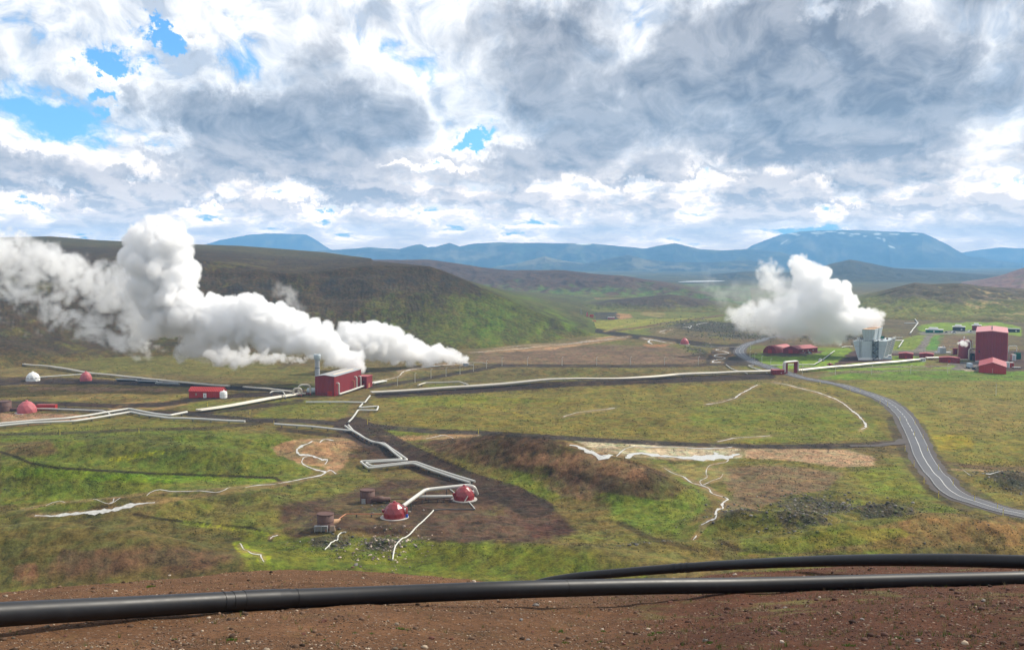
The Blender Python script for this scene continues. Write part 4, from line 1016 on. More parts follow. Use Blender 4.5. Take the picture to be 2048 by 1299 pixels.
for i, (st, xy) in enumerate(zip(STREAMS, stream_xy)):
    pts = smooth_path([(x, y, q[2]) for (x, y), q in zip(xy, st)], 5)
    cl = [(p.x, p.y) for p in pts]
    if i == 13-0 or True: pass
    hw = []
    for k, p in enumerate(pts):
        d = math.hypot(p.x, p.y); a, b = pts[max(k-1,0)], pts[min(k+1,len(pts)-1)]
        t = Vector((b.x-a.x, b.y-a.y)).normalized()
        rad_ = abs(t.x*p.x + t.y*p.y)/d          # 1 = runs away from us, 0 = across the view
        m_along = max(p.z, .8)*d/FPX             # px -> metres across the view
        m_depth = m_along*min(d/EYE, 5.5)*.50
        hw.append(.40*(m_along*rad_ + m_depth*(1-rad_))*(.55+.9*abs(math.sin(k*.9+i*2.1)*math.cos(k*.37+i))))
    if i == 7: hw = [q*2.6 for q in hw]
    o = strip_mesh('s', cl, hw, .10, None, .55, 2, step=1.6).build('stream', 'water')
    tag(o, SL[i], kind='structure')
# far lake
L0, L1 = [np.array(flat_xy(u, v)) for u, v in ((1358,565),(1448,562.6))]
mb = MB(); n = 24; vs = []
for k in range(n):
    a = 2*math.pi*k/n; u = 1403 + 46*math.cos(a)*(1+.1*math.sin(3*a)); v = 564.0 + 1.3*math.sin(a) - .018*(u-1403); x, y = flat_xy(u, v); vs.append((x, y, .9+gz1(x, y)*0+ 2.2))
mb.add(vs, [tuple(range(n))]); tag(mb.build('lake', 'water'), 'small bright lake far off beyond the ridges', kind='structure')

# ---- pipelines
def support_mesh(nP, r, sp, lift):
    w = (nP-1)*sp/2 + r + .15; mb = MB(); h = lift - r
    mb.box(-.10, -w, h-.16, .10, w, h-.01)
    for y in ([-w+.12, w-.12] if nP > 1 else [-.14, .14]): mb.box(-.09, y-.09, -.5, .09, y+.09, h-.16)
    mb.box(-.3, -w, -.5, .3, w, .06)
    return mb.mesh('support', 'dark')
for (px, nP, r, sp, lift, stp, mat, label), xy in zip(PIPES, pipe_xy):
    p0 = xy[0]; z0 = gz1(*p0)
    root = thing('pipeline', label, 'pipeline', (p0[0], p0[1], z0))
    for k in range(nP):
        o = (k-(nP-1)/2)*sp; q = offset_xy(xy, o) if nP > 1 else xy
        path = drape(q, 10, lift)
        path = bend_path(path, 1.6, 3)
        mb = MB().tube([p-Vector((p0[0], p0[1], z0)) for p in path], r, 10); mb.build('pipe', mat, root)
    sm = support_mesh(nP, r, sp, lift); acc = stp*.5; cnt = 0
    for (x0, y0), (x1, y1) in zip(xy[:-1], xy[1:]):
        L = math.hypot(x1-x0, y1-y0); ang = math.atan2(y1-y0, x1-x0)
        while acc < L and cnt < 95:
            x = x0+(x1-x0)*acc/L; y = y0+(y1-y0)*acc/L
            s_o = bpy.data.objects.new('support', sm); COL.objects.link(s_o); s_o.parent = root
            s_o.location = (x-p0[0], y-p0[1], gz1(x, y)-z0); s_o.rotation_euler = (0,0,ang); acc += stp; cnt += 1
        acc -= L
def pxk(v_base_pt): return math.hypot(v_base_pt[0], v_base_pt[1])/FPX
def rail_box(mb, x0, y0, x1, y1, z0, z1, t=.12):
    for x in (x0, x1):
        for y in (y0, y1): mb.box(x-t/2, y-t/2, z0, x+t/2, y+t/2, z1)
# ================= red steam separator building
A_ = P(669.5, 792); B_ = P(722.5, 775.5); L_ = (B_-A_).xy.length; ang = math.atan2(B_.y-A_.y, B_.x-A_.x)
b = thing('factory_building', 'long windowless dark red ribbed building with low grey roof beside the chimney', 'building', A_, ang)
W_ = 12.3; H_ = 11.4
w = MB(); w.prism([(0,-1),(W_,-1),(W_,H_),(W_/2,H_+.75),(0,H_)], 'x', 0, L_); wall = w.build('wall', 'red', b)
r = MB(); r.prism([(-.25,H_+.03),(W_/2,H_+.78),(W_+.25,H_+.03),(W_+.25,H_+.28),(W_/2,H_+1.05),(-.25,H_+.28)], 'x', -.3, L_+.3); roof = r.build('roof', 'grey', b)
for y0 in (2.6, 7.2):
    s = MB(); sl = .75/(W_/2); zc = lambda y: H_+1.06 - abs(y-W_/2)*(.77/(W_/2))
    s.add([(6,y0,zc(y0)+.03),(L_-5,y0,zc(y0)+.03),(L_-5,y0+1.3,zc(y0+1.3)+.03),(6,y0+1.3,zc(y0+1.3)+.03),(6,y0,zc(y0)-.1),(L_-5,y0,zc(y0)-.1),(L_-5,y0+1.3,zc(y0+1.3)-.1),(6,y0+1.3,zc(y0+1.3)-.1)],
          [(0,1,2,3),(7,6,5,4),(0,4,5,1),(1,5,6,2),(2,6,7,3),(3,7,4,0)]); s.build('skylight', 'cream', roof)
MB().box(-.06, 1.6, 0, -.01, 4.6, 2.9).build('door', 'redbright', b)
MB().box(-.14, 4.9, 1.3, .02, 11.2, 1.55).build('ledge', 'dark', b)
MB().box(-.16, -.10, -.3, .14, .14, H_).build('corner_trim', 'redbright', b)
for i, (x, z, mt) in enumerate([(3.0, 7.4, 'pipewhite'), (26.0, 6.0, 'orange'), (30.0, 8.0, 'pipewhite'), (36.5, 7.6, 'pipewhite')]):
    MB().tube(bend_path([(x,.3,z),(x,-1.4,z),(x,-1.4,1.2),(x+.1,-1.6,.9)], 1.3, 6), .48 if i != 1 else .4, 12).build('wall_pipe', mt, b)
MB().tube(bend_path([(3.0,-1.5,.9),(L_*.5,-1.7,.9),(L_+2,-1.9,1.2)], .6, 3), .6, 12).build('header_pipe', 'pipewhite', b)
A2 = P(733.5, 776.5); b2 = thing('factory_annex', 'small dark red box with orange door at the far end of the long red building', 'building', A2, ang)
w = MB(); w.box(0,0,-1,9.5,6.5,7.2); wl = w.build('wall', 'red', b2); MB().box(-.25,-.25,7.2,9.75,6.75,7.55).build('roof', 'redroof', b2)
MB().box(2.6,-.07,0,5.4,-.01,2.9).build('door', 'orange', b2); MB().box(-.05,1.5,3.6,-.01,2.6,4.5).build('window', 'glass', b2)
# chimney behind
c_ = P(635, 786); c_ = at(635, 760, 596); g0 = gz1(c_[0], c_[1]); zt = float(at(635, 708, 596)[2])
t = thing('chimney', 'tall grey exhaust stack with a flared cap behind the red building', 'chimney', (c_[0], c_[1], g0)); h = zt-g0
MB().lathe([(1.55,-.5),(1.45,h-3.0),(1.45,h-2.6)], 20).build('stack', 'grey', t)
MB().lathe([(1.6,h-3.3),(2.0,h-3.0),(2.05,h-.7),(1.9,h),(1.5,h),(1.45,h-1.5)], 20, cap=False).build('stack_cap', 'lightgrey', t)
for zz in (h*.35, h*.65): MB().lathe([(1.62,zz-.15),(1.62,zz+.15)], 20).build('band', 'dark', t)
# separator vessel and pipe loops left of the building
v_ = P(622, 789); t = thing('steam_tank', 'horizontal grey-green steam vessel lying against the left wall of the red building', 'tank', v_, math.radians(8))
MB().tube([(-2.6,0,2.6),(-2.3,0,2.6),(-1.9,0,2.6),(5.2,0,2.6),(5.6,0,2.6),(5.9,0,2.6)], 1.5, 18, rads=[.3,1.1,1.55,1.55,1.1,.3]).build('shell', 'lightgrey', t)
for x in (-1, 4): MB().box(x-.25,-1.1,-.4,x+.25,1.1,1.6).build('leg', 'dark', t)
for (u0, v0, wd, hg, lab) in [(595, 793, 4.6, 4.9, 'left of two tall round pipe arches beside the steam vessel'), (609, 790, 6.8, 6.2, 'taller right pipe arch bending over towards the steam vessel')]:
    p = P(u0, v0); t = thing('pipe_loop', lab, 'pipe', p, math.radians(6), 'pipe arches left of the red building')
    MB().tube(bend_path([(-wd/2,0,.4),(-wd/2,0,hg),(wd/2,0,hg),(wd/2,.2,1.2)], wd*.48, 10), .55, 12).build('pipe', 'pipe', t)
    for x in (-wd/2, wd/2): MB().box(x-.5,-.5,-.4,x+.5,.5,.4).build('foot', 'dark', t)
    MB().box(-wd/2-.3,-.9,1.0,wd/2+.3,-.7,1.25).box(-wd/2-.2,-1.0,-.3,-wd/2,-.7,1.0).box(wd/2,-1.0,-.3,wd/2+.2,-.7,1.0).build('frame', 'redbright', t)

# ================= domes
def dome(p, dia, hgt, mat, label, rz=0.0, slab=True, hatch=True, group=None, sides=10):
    t = thing('wellhead_dome', label, 'dome', p, rz, group); R = dia/2; s = hgt/5.0
    prof = [(R*1.0,-.3),(R*.99,hgt*.34),(R*.80,hgt*.66),(R*.44,hgt*.90),(R*.12,hgt*.985)]
    m = MB(); vs = []; n = sides
    for j, (r_, z) in enumerate(prof):
        for i in range(n):
            a = 2*math.pi*(i+.5*(j % 2))/n; vs.append((r_*math.cos(a), r_*math.sin(a), z))
    fs = []
    for j in range(len(prof)-1):
        for i in range(n):
            i2 = (i+1) % n
            if j % 2 == 0: fs += [(j*n+i, j*n+i2, (j+1)*n+i), (j*n+i2, (j+1)*n+i2, (j+1)*n+i)]
            else: fs += [(j*n+i, j*n+i2, (j+1)*n+i2), (j*n+i, (j+1)*n+i2, (j+1)*n+i)]
    fs.append(tuple((len(prof)-1)*n+i for i in range(n))); m.add(vs, fs); m.build('shell', mat, t)
    MB().lathe([(R*.13,hgt*.96),(R*.13,hgt*1.05),(R*.08,hgt*1.06)], 12).build('vent', mat, t)
    if slab: MB().lathe([(R*1.28,-.5),(R*1.26,.16)], 28).build('slab', 'concrete', t)
    if hatch:
        for a, mm in ((0.1,'white'),(math.pi-.1,'white')):
            x, y = R*.97*math.cos(a), R*.97*math.sin(a)
            MB().box(x-.45,y-.45,hgt*.36,x+.45,y+.45,hgt*.52).build('flange', mat if a > 1 else mm, t)
    return t
p = P(789, 1034); d1 = dome(p, 7.0, 4.9, 'dome', 'nearest faceted red dome with a blue tank at its right foot', .2)
q = MB().lathe([(.35,.1),(.42,.3),(.42,1.0),(.3,1.2)], 12, c=(3.7,-1.2,0)); q.build('valve_tank', 'blue', d1)
MB().tube([(3.7,-1.2,1.2),(3.7,-1.2,3.2),(3.1,-.8,3.3)], .22, 8).build('riser', 'redbright', d1)
p = P(928, 998); d2 = dome(p, 7.0, 4.7, 'dome', 'second red dome under the white pipe bow at the end of the pipe pair', .5)
MB().tube([(-1.4,-3.3,.2),(-.9,-3.5,1.0),(-.3,-3.55,1.9)], .16, 8).build('drain_pipe', 'galv', d2)
p = P(54, 825); dome(p, 9.8, 6.4, 'pinkdome', 'small faded red dome beside the red container at the left edge', .3, True, False)
p = P(172, 761); dome(p, 7.6, 6.2, 'pinkdome', 'round faded pink dome on the left beyond the bare strip', .1, False, False, sides=14)
p = P(66, 761); t = dome(p, 9.0, 6.0, 'white', 'white dome with dark seams steaming at the far left', .6, False, False)
MB().lathe([(4.53,1.9),(4.50,2.25)], 10, cap=False).build('seam', 'dark', t)
p = P(1369, 688); dome(p, 8.0, 6.0, 'pinkdome', 'tiny red dome beside the far dirt track in the centre right', .1, True, False)
# dome pipework
def free_pipe(pts, r, mat, label, cat='pipe', name='pipe_run', bend=1.2, supports=()):
    p0 = Vector(pts[0]); g0 = gz1(p0.x, p0.y); root = thing(name, label, cat, (p0.x, p0.y, g0)); o = Vector((p0.x, p0.y, g0))
    MB().tube([q-o for q in bend_path(pts, bend, 6)], r, 12).build('pipe', mat, root)
    for (x, y, z) in supports:
        gg = gz1(x, y); MB().box(-.12,-.4,gg-g0-.4,.12,.4,z-g0-r+.02).build('support', 'dark', root, (x-p0.x, y-p0.y, 0))
    return root
def GP(u, v, z): 
    q = P(u, v); q.z += z; return q
a = GP(806, 1031, 3.1); b_ = GP(851, 1000, 3.6); c = GP(935, 991, 3.6); c2 = GP(949, 993, 3.4); c3 = GP(954, 991, .6)
sp = [tuple(a.lerp(b_, .35)), tuple(b_), tuple(b_.lerp(c, .5))]
free_pipe([a, b_, c, c2, c3], .62, 'pipewhite', 'raised thick white pipe from the nearest red dome bowing over the second dome', supports=sp, bend=2.2)
a = GP(838, 1004, 1.9); b_ = GP(905, 1003, 1.9)
free_pipe([a, b_], .48, 'pipewhite', 'straight white cross pipe joining the raised pipe and the second red dome', supports=[tuple(a.lerp(b_,.3)), tuple(a.lerp(b_,.75))])
def ground_pipe(px, r, mat, label, sm=True, cat='pipe'):
    xy = [(q.x, q.y, 0) for q in (P(u, v) for u, v in px)]
    xy = smooth_path(xy, 8) if sm else [Vector(q) for q in xy]
    path = drape([(q.x, q.y) for q in xy], 2.0, r*1.1)
    zz = [q.z for q in path]
    for k in range(len(path)): path[k].z = max(zz[k], sum(zz[max(0,k-3):k+4])/len(zz[max(0,k-3):k+4]))
    p0 = path[0].copy(); g0 = p0.z
    root = thing('ground_pipe', label, cat, p0); MB().tube([q-p0 for q in path], r, 10).build('pipe', mat, root)
    for k in range(6, len(path)-2, 9):
        q = path[k]-p0; MB().box(q.x-.3,q.y-.3,q.z-r*2.6,q.x+.3,q.y+.3,q.z-r*.9).build('block', 'concrete', root)
ground_pipe([(785,1120),(789,1098),(800,1083),(824,1064),(846,1043),(860,1029),(867,1021)], .2, 'galv', 'thin grey pipe curving down the slope from the two red domes')
ground_pipe([(867,1021),(910,1021),(950,1020)], .20, 'dark', 'thin dark pipe lying straight on the soil below the second red dome', False)
ground_pipe([(950,1020),(943,1010),(935,1001)], .17, 'galv', 'short thin pipe angling up to the foot of the second red dome', False)
ground_pipe([(650,1100),(660,1089),(674,1081),(676,1072),(682,1066),(692,1065)], .17, 'galv', 'short crooked grey pipe in the grass below the rusty cylinder')
ground_pipe([(898,977),(908,985),(916,992)], .17, 'galv', 'short thin pipe slanting behind the second red dome', False)
# rusty silencers
def silencer(p, dia, hgt, label, rz=0.0):
    t = thing('steam_silencer', label, 'silencer', p, rz, 'rusty open steel cylinders'); R = dia/2
    MB().lathe([(R,-.4),(R,hgt),(R-.12,hgt),(R-.12,.3)], 24, cap=False).build('shell', 'rust', t)
    MB().lathe([(R-.14,.9),(.05,.9)], 24, cap=False).build('inside_floor', 'dark', t)
    MB().lathe([(R+.08,hgt-.35),(R+.08,hgt-.12)], 24).build('rim', 'rust', t)
    MB().lathe([(R+.04,hgt*.45),(R+.04,hgt*.5)], 24).build('band', 'rust', t)
    return t
s1 = silencer(P(651, 1055), 4.9, 4.4, 'tall open rusty cylinder standing nearest, with a slatted frame at its foot')
for k in range(6): pass
mb = MB()
for k in range(5): mb.box(-2.6,-3.6,.1+k*.3,1.2,-3.5,.22+k*.3)
for x in (-2.6,-.7,1.1): mb.box(x,-3.65,-.3,x+.12,-2.5,1.5)
mb.box(-2.6,-3.5,1.35,1.2,-2.5,1.45); mb.build('platform', 'grey', s1)
MB().box(1.7,-2.9,-.2,3.3,-2.0,1.3,top=(1.8,-2.6,3.1,-2.0)).build('hatch_box', 'wood', s1)
MB().box(.7,-3.8,-.1,.95,-3.55,.6).build('marker', 'orange', s1)
s2 = silencer(P(735, 1003), 4.9, 4.2, 'open rusty cylinder farther back, joined to a long rusty horizontal drum')
MB().box(-1.6,-2.75,-.1,-.3,-2.4,1.6).build('door', 'grey', s2)
s3 = silencer(P(8, 822), 7.6, 5.6, 'rusty cylinder at the left edge of the picture beside the small red dome')
MB().tube([(3,0,1.0),(7,0,1.0),(11,0,.8)], .7, 10, rads=[.9,.9,.3]).build('inlet', 'rust', s3)
p = P(760, 1005); t = thing('rusty_drum', 'long horizontal rusty steel drum with a pointed end right of the farther cylinder', 'drum', p, math.radians(1))
MB().tube([(-3.6,0,1.0),(-2.2,0,1.1),(-.6,0,1.2),(1.0,0,1.2),(1.05,0,1.2),(3.4,0,1.2),(3.45,0,1.2)], 1, 16, rads=[.15,.7,1.05,1.05,.82,.82,.3]).build('drum', 'rust', t)
for x in (-1, 2.4): MB().box(x-.15,-.6,-.4,x+.15,.6,.5).build('saddle', 'dark', t)
a = GP(783, 1003, 1.0); b_ = GP(906, 1004, .8); free_pipe([a, b_], .16, 'rust', 'thin rusty pipe from the horizontal drum to the second red dome', supports=[tuple(a.lerp(b_,f)) for f in (.25,.5,.75)])
a = GP(765, 1033, .9); b_ = GP(691, 1033, .9); c = GP(680, 1041, .9); c4 = GP(677, 1045, 1.0)
free_pipe([a, b_, c, c4], .17, 'orange', 'thin orange rusty pipe from the nearest red dome to the nearest cylinder', supports=[tuple(a.lerp(b_,f)) for f in (.3,.7)], bend=.4)
p = P(669, 1052); t = thing('diffuser_cone', 'tan cone shaped fitting between the orange pipe and the nearest rusty cylinder', 'cone', p, math.radians(30))
MB().tube([(-1.5,0,1.1),(-.4,0,1.2),(.9,0,1.5),(1.9,0,1.9)], 1, 14, rads=[1.0,1.0,.7,.2]).build('cone', 'beige', t); MB().box(-.6,-.5,-.3,.2,.5,.4).build('foot', 'concrete', t)
# ================= left group
p = P(73, 820); t = thing('shipping_container', 'low dark red container behind the small red dome at left', 'container', p, math.radians(-2))
MB().box(0,0,.1,10.2,2.6,2.9).build('body', 'redbright', t); MB().box(-.05,-.05,2.9,10.25,2.65,3.05).build('roof', 'redroof', t)
for x in (.0, 10.1): MB().box(x-.1,-.08,.1,x+.1,.05,2.9).build('corner_post', 'redbright', t)
p0 = P(378, 795.5); p1 = P(443, 795.5); t = thing('shed', 'bright red gabled shed with a white door beside the white tank', 'shed', p0, math.atan2(p1.y-p0.y, p1.x-p0.x))
L = (p1-p0).length
MB().prism([(0,-.6),(6.5,-.6),(6.5,4.0),(3.25,6.0),(0,4.0)], 'x', 0, L).build('wall', 'redbright', t)
MB().prism([(-.35,3.85),(3.25,6.08),(6.85,3.85),(6.85,4.1),(3.25,6.35),(-.35,4.1)], 'x', -.35, L+.35).build('roof', 'redbright', t)
f = MB().box(L*.44,-.10,0,L*.44+2.0,-.01,3.0).build('door', 'white', t); MB().box(L*.44+.85,-.13,1.0,L*.44+1.15,-.1,2.2).build('panel', 'glass', f)
MB().box(L*.2,-.08,1.6,L*.2+.9,-.01,2.9).build('window', 'wood', t)
MB().box(L+.01,2.6,4.0,L+.08,3.9,4.9).build('gable_window', 'white', t)
p = P(447, 795); t = thing('water_tank', 'small upright white cylindrical tank right of the bright red shed', 'tank', p); MB().lathe([(2.1,-.3),(2.1,3.3),(1.6,3.8),(.2,4.0)], 20).build('shell', 'white', t); MB().lathe([(2.14,1.6),(2.14,1.75)], 20).build('band', 'grey', t)
# stack of spare pipes
rr = random.Random(5); k = 0
for (u, v, n, lab) in [(258,761,7,'left pile of dark spare pipes lying by the long left pipeline'),(300,764,7,'middle pile of dark spare pipes below the long left pipeline'),(338,768,4,'right pile of pale spare pipes near the end of the bare strip')]:
    p = P(u, v); t = thing('pipe_stack', lab, 'pipe pile', p, math.radians(-14), 'piles of spare pipes'); pm = MB().tube([(-8,0,.45),(8,0,.45)], .42, 8).mesh('spare_pipe', 'dark' if lab[0] != 'r' else 'galv')
    pm2 = MB().tube([(-8,0,.45),(8,0,.45)], .42, 8).mesh('spare_pipe', 'grey')
    for i in range(n):
        o = bpy.data.objects.new('spare_pipe', pm if i % 3 else pm2); COL.objects.link(o); o.parent = t; o.location = (rr.uniform(-2,2), i*1.0-n/2, 0 if i % 4 else .75)

# ================= gate carrying the pipes over the road
pL = P(1571, 747); pR = P(1591, 745); d_ = math.hypot(pL.x, pL.y); k = d_/FPX
t = thing('pipe_gate', 'tall red gate with white pipes bent up and over the asphalt road', 'gate', pL, math.atan2(pR.y-pL.y, pR.x-pL.x)); L = (pR-pL).xy.length
for x in (0, L): MB().box(x-.9 if x else -1.6, -.9, -.5, x+.9 if x else 1.2, .9, 7.4).build('post', 'red', t)
for dy in (-.62, .62):
    MB().tube(bend_path([(-4.0,dy,1.4),(-1.9,dy-.3,1.4),(-1.9,dy-.3,8.3),(L+1.4,dy-.3,8.3),(L+1.4,dy-.3,1.4),(L+4.2,dy,1.4)], 1.6, 6), .6, 12).build('pipe', 'pipewhite', t)
MB().box(-.9,-1.6,7.4,L+.6,1.4,7.65).build('beam', 'redbright', t)
p = P(1546, 749); t = thing('gate_house', 'low dark red box where the long pipeline ends at the road gate', 'shed', p, math.radians(3))
MB().box(0,0,-.5,8.2,5.5,3.0).build('wall', 'red', t); MB().box(-.2,-.2,3.0,8.4,5.7,3.3).build('roof', 'redroof', t); MB().box(5.6,-.06,.9,5.9,-.01,1.5).build('lamp_box', 'white', t)

# ================= halls by the road
p0 = P(1526, 705.5); p1 = P(1553, 706.5); t = thing('quonset_hall', 'red half-round arched metal hall beside the road bend', 'hall', p0, math.atan2(p1.y-p0.y, p1.x-p0.x)); W = (p1-p0).xy.length; R = W/2
arc = [(R-R*math.cos(math.pi*i/14), R*1.12*math.sin(math.pi*i/14)) for i in range(15)]
def sheared(poly, dx, dy, a, b):   # prism along a slanted depth direction
    n = len(poly); vs = [(x+dx*a, dy*a, z) for x, z in poly] + [(x+dx*b, dy*b, z) for x, z in poly]
    return MB().add(vs, [tuple(range(n)), tuple(range(n, 2*n))[::-1]] + [(i, n+i, n+(i+1) % n, (i+1) % n) for i in range(n)])
full = [(0,-.6)] + arc + [(W,-.6)]
sheared(full, .52, .95, .15, 24).build('wall', 'red', t)
ro = MB(); vs = []; 
for s_ in (0, 24.3):
    for rr_ in (1.0, 1.03): vs += [(R-R*rr_*math.cos(math.pi*i/14)+.52*s_, .95*s_, R*1.12*rr_*math.sin(math.pi*i/14)+.02) for i in range(15)]
fs = []
for i in range(14): fs += [(15+i, 16+i, 46+i, 45+i), (i, 1+i, 16+i, 15+i), (30+i, 31+i, 46+i, 45+i)]
ro.add(vs, fs, True); ro.build('roof', 'redroof', t)
MB().box(W*.36,-.02,0,W*.64,.12,3.2).build('door', 'redbright', t)
p0 = P(1566, 706); p1 = P(1597, 706.5); t = thing('gabled_hall', 'red gabled hall with pinkish roof, right of the arched hall', 'hall', p0, math.atan2(p1.y-p0.y, p1.x-p0.x)); W = (p1-p0).xy.length
sheared([(0,-.6),(W,-.6),(W,3.9),(W*.5,6.2),(0,3.9)], .52, .95, 0, 24).build('wall', 'red', t)
sheared([(-.4,3.8),(W*.5,6.25),(W+.4,3.8),(W+.4,4.1),(W*.5,6.6),(-.4,4.1)], .52, .95, -.3, 24.4).build('roof', 'redroof', t)
MB().box(W*.36,-.10,0,W*.62,-.01,3.3).build('door', 'redbright', t)
for y in (5, 11, 17): MB().box(W+.01+.547*y, y, 1.6, W+.09+.547*y+.3, y+1.6, 2.8).build('window', 'white', t)
p = P(1613, 707); t = thing('scrap_pile', 'jumble of dark and green odds and ends right of the gabled hall', 'pile', p)
rr = random.Random(8)
for i in range(7):
    x = rr.uniform(-1,7); y = rr.uniform(0,5); s_ = rr.uniform(.8,1.7); MB().box(x,y,-.2,x+s_*1.3,y+s_,s_*.9,top=(x+.2,y+.1,x+s_,y+s_*.9)).build('crate', rr.choice(['dark','rust','green','grey']), t)
# manhole / arch hut and valve ball on the lawn
p = P(1643, 722); t = thing('pipe_shelter', 'small grey half-round cover over the white pipe on the lawn', 'cover', p, math.radians(20))
MB().prism([(2.2*math.cos(math.pi*i/10), 2.2*math.sin(math.pi*i/10)) for i in range(11)], 'y', -1.2, 1.6).build('shell', 'grey', t); MB().prism([(1.1*math.cos(math.pi*i/8), 1.1*math.sin(math.pi*i/8)) for i in range(9)], 'y', -1.26, -1.21).build('opening', 'dark', t)
p = P(1660, 731); t = thing('valve_wheel_unit', 'small dark red round valve unit on the grass near the long pipeline', 'valve', p)
MB().lathe([(.3,-.2),(1.1,.3),(1.4,1.1),(1.1,1.9),(.3,2.3)], 14).build('body', 'red', t); MB().tube([(-2.3,0,1.0),(2.3,0,1.0)], .5, 10).build('flange', 'pinkdome', t)

# ================= cooling tower
p0 = P(1717, 719.5); d0 = math.hypot(p0.x, p0.y); k = d0/FPX; rz = math.radians(-1)
t = thing('cooling_tower', 'big pale grey cooling tower widening upward, with stair tower and rusty fan box on top', 'cooling tower', p0, rz)
Wb = 45*k; Ht = 36*k; ov = 11*k; D_ = 34; sk = .56
def tow(x0b, x1b, x0t, x1t, z0, z1, y0b, y1b, y0t, y1t):
    s_ = lambda y: y*sk
    vs = [(x0b+s_(y0b),y0b,z0),(x1b+s_(y0b),y0b,z0),(x1b+s_(y1b),y1b,z0),(x0b+s_(y1b),y1b,z0),(x0t+s_(y0t),y0t,z1),(x1t+s_(y0t),y0t,z1),(x1t+s_(y1t),y1t,z1),(x0t+s_(y1t),y1t,z1)]
    return MB().add(vs, [(3,2,1,0),(4,5,6,7),(0,1,5,4),(1,2,6,5),(2,3,7,6),(3,0,4,7)])
tow(0, Wb, -ov*1.05, Wb+ov*.85, -.5, Ht, 0, D_, 0, D_).build('casing', 'lightgrey', t)
# louvres on the right side
mb = MB()
for j in range(9):
    f = (j+.5)/9; z = Ht*f; x = Wb+ov*.85*f+.15
    m2 = tow(x-.3, x, x-.3, x+.1, z-.35, z+.1, .8, D_-.8, .8, D_-.8); mb.add(m2.v, m2.f)
mb.build('louvres', 'dark', t)
for f0 in (.0, .5, .97):
    y = f0*D_; m2 = tow(Wb-.1, Wb+.35, Wb+ov*.85-.1, Wb+ov*.85+.4, 0, Ht+.5, y, y+.8, y, y+.8); m2.build('rib', 'white', t)
tow(0,Wb*.94,0,Wb*.94,-.3,1.9,-.9,-.05,-.9,-.05).build('basin', 'white', t)
tow(-ov*.75+.5, Wb*.16, -ov*.75, Wb*.16, Ht*.72, Ht*.74, -.22, -.02, -.22, -.02).build('band', 'grey', t)
tow(Wb*.72, Wb+ov*.6, Wb*.72, Wb+ov*.65, Ht*.72, Ht*.74, -.22, -.02, -.22, -.02).build('band', 'grey', t)
for x in (Wb*.02, Wb*.08): MB().box(x,-.5,0,x+.3,-.1,Ht+4.5).build('riser_pipe', 'grey', t)
# stair tower
mb = MB(); x0, x1 = Wb*.56, Wb*.78
for x in (x0, x1):
    for y in (-2.6, -.3): mb.box(x-.12, y-.12, -.2, x+.12, y+.12, Ht+1.2)
nf = 5
for j in range(nf):
    z0, z1 = Ht*j/nf, Ht*(j+1)/nf; a, b_ = (x0, x1) if j % 2 == 0 else (x1, x0)
    y = -2.2 if j % 2 == 0 else -1.2
    mb.add([(a,y,z0),(a,y+.9,z0),(b_,y+.9,z1),(b_,y,z1),(a,y,z0+.35),(a,y+.9,z0+.35),(b_,y+.9,z1+.35),(b_,y,z1+.35)], [(0,1,2,3),(4,5,6,7),(0,1,5,4),(1,2,6,5),(2,3,7,6),(3,0,4,7)])
    mb.box(x0-.1,-2.6,z1-.12,x1+.1,-.3,z1); mb.box(x0-.1,-2.66,z1+.9,x1+.1,-2.6,z1+1.0); mb.box(x0-.1,-2.66,z1+.45,x1+.1,-2.6,z1+.5)
mb.build('stair_tower', 'dark', t)
# deck rail
mb = MB(); s2x = lambda y: y*sk
for y in [i*D_/7 for i in range(8)]: mb.box(Wb+ov*.85+s2x(y)-.25,y-.05,Ht,Wb+ov*.85+s2x(y)-.1,y+.05,Ht+1.3)
for x in np.linspace(-ov, Wb+ov*.8, 10): mb.box(x-.06,.1,Ht,x+.06,.22,Ht+1.2)
mb.box(-ov,.1,Ht+1.15,Wb+ov*.8,.2,Ht+1.25); m2 = tow(Wb+ov*.85-.25,Wb+ov*.85-.15,Wb+ov*.85-.25,Wb+ov*.85-.15,Ht+1.2,Ht+1.3,0,D_,0,D_); mb.add(m2.v, m2.f)
mb.build('handrail', 'white', t)
# two fan stacks
fx0, fx1 = Wb*.13, Wb*.62
def stack(y0, y1, h0):
    f = tow(fx0+.9, fx1-.9, fx0-.6, fx1+.6, Ht+.3, Ht+9.2, y0+.8, y1-.8, y0, y1).build('fan_stack', 'lightgrey', t)
    tow(fx0+.0, fx1-.0, fx0-.0, fx1+.0, Ht+9.25, Ht+9.4, y0+.5, y1-.5, y0+.5, y1-.5).build('drift_screen', 'beige', f)
    tow(fx0+.6, fx1-.6, fx0+.6, fx1-.6, Ht-.0, Ht+.29, y0+.3, y1-.3, y0+.3, y1-.3).build('curb', 'dark', f)
    for kx in range(5):
        x = fx0-.2+(fx1-fx0+.4)*kx/4; tow(x-.1+.3*(2-kx)/2, x+.15+.3*(2-kx)/2, x-.1, x+.15, Ht+.4, Ht+9.2, y0+.6, y0+.75, y0-.2, y0-.05).build('stiffener', 'grey', f)
stack(1.0, 15.5, 0); stack(17.5, 32.0, 0)
rr = random.Random(4)
for i in range(10):
    x = rr.choice([rr.uniform(-ov*.9, fx0-2), rr.uniform(fx1+2, Wb+ov*.6)]); y = rr.uniform(2, D_-3); h = rr.uniform(.8, 2.6)
    MB().box(x+s2x(y),y,Ht,x+s2x(y)+rr.uniform(.8,2),y+rr.uniform(.8,2),Ht+h).build('deck_unit', rr.choice(['grey','white','dark','green','rust']), t)
MB().tube(bend_path([(Wb+3,2,1.2),(Wb+6,4,3.2),(Wb+9,5,3.2),(Wb+9,5,.2)], 1.2, 4), .5, 10).build('outlet_pipe', 'pipewhite', t)
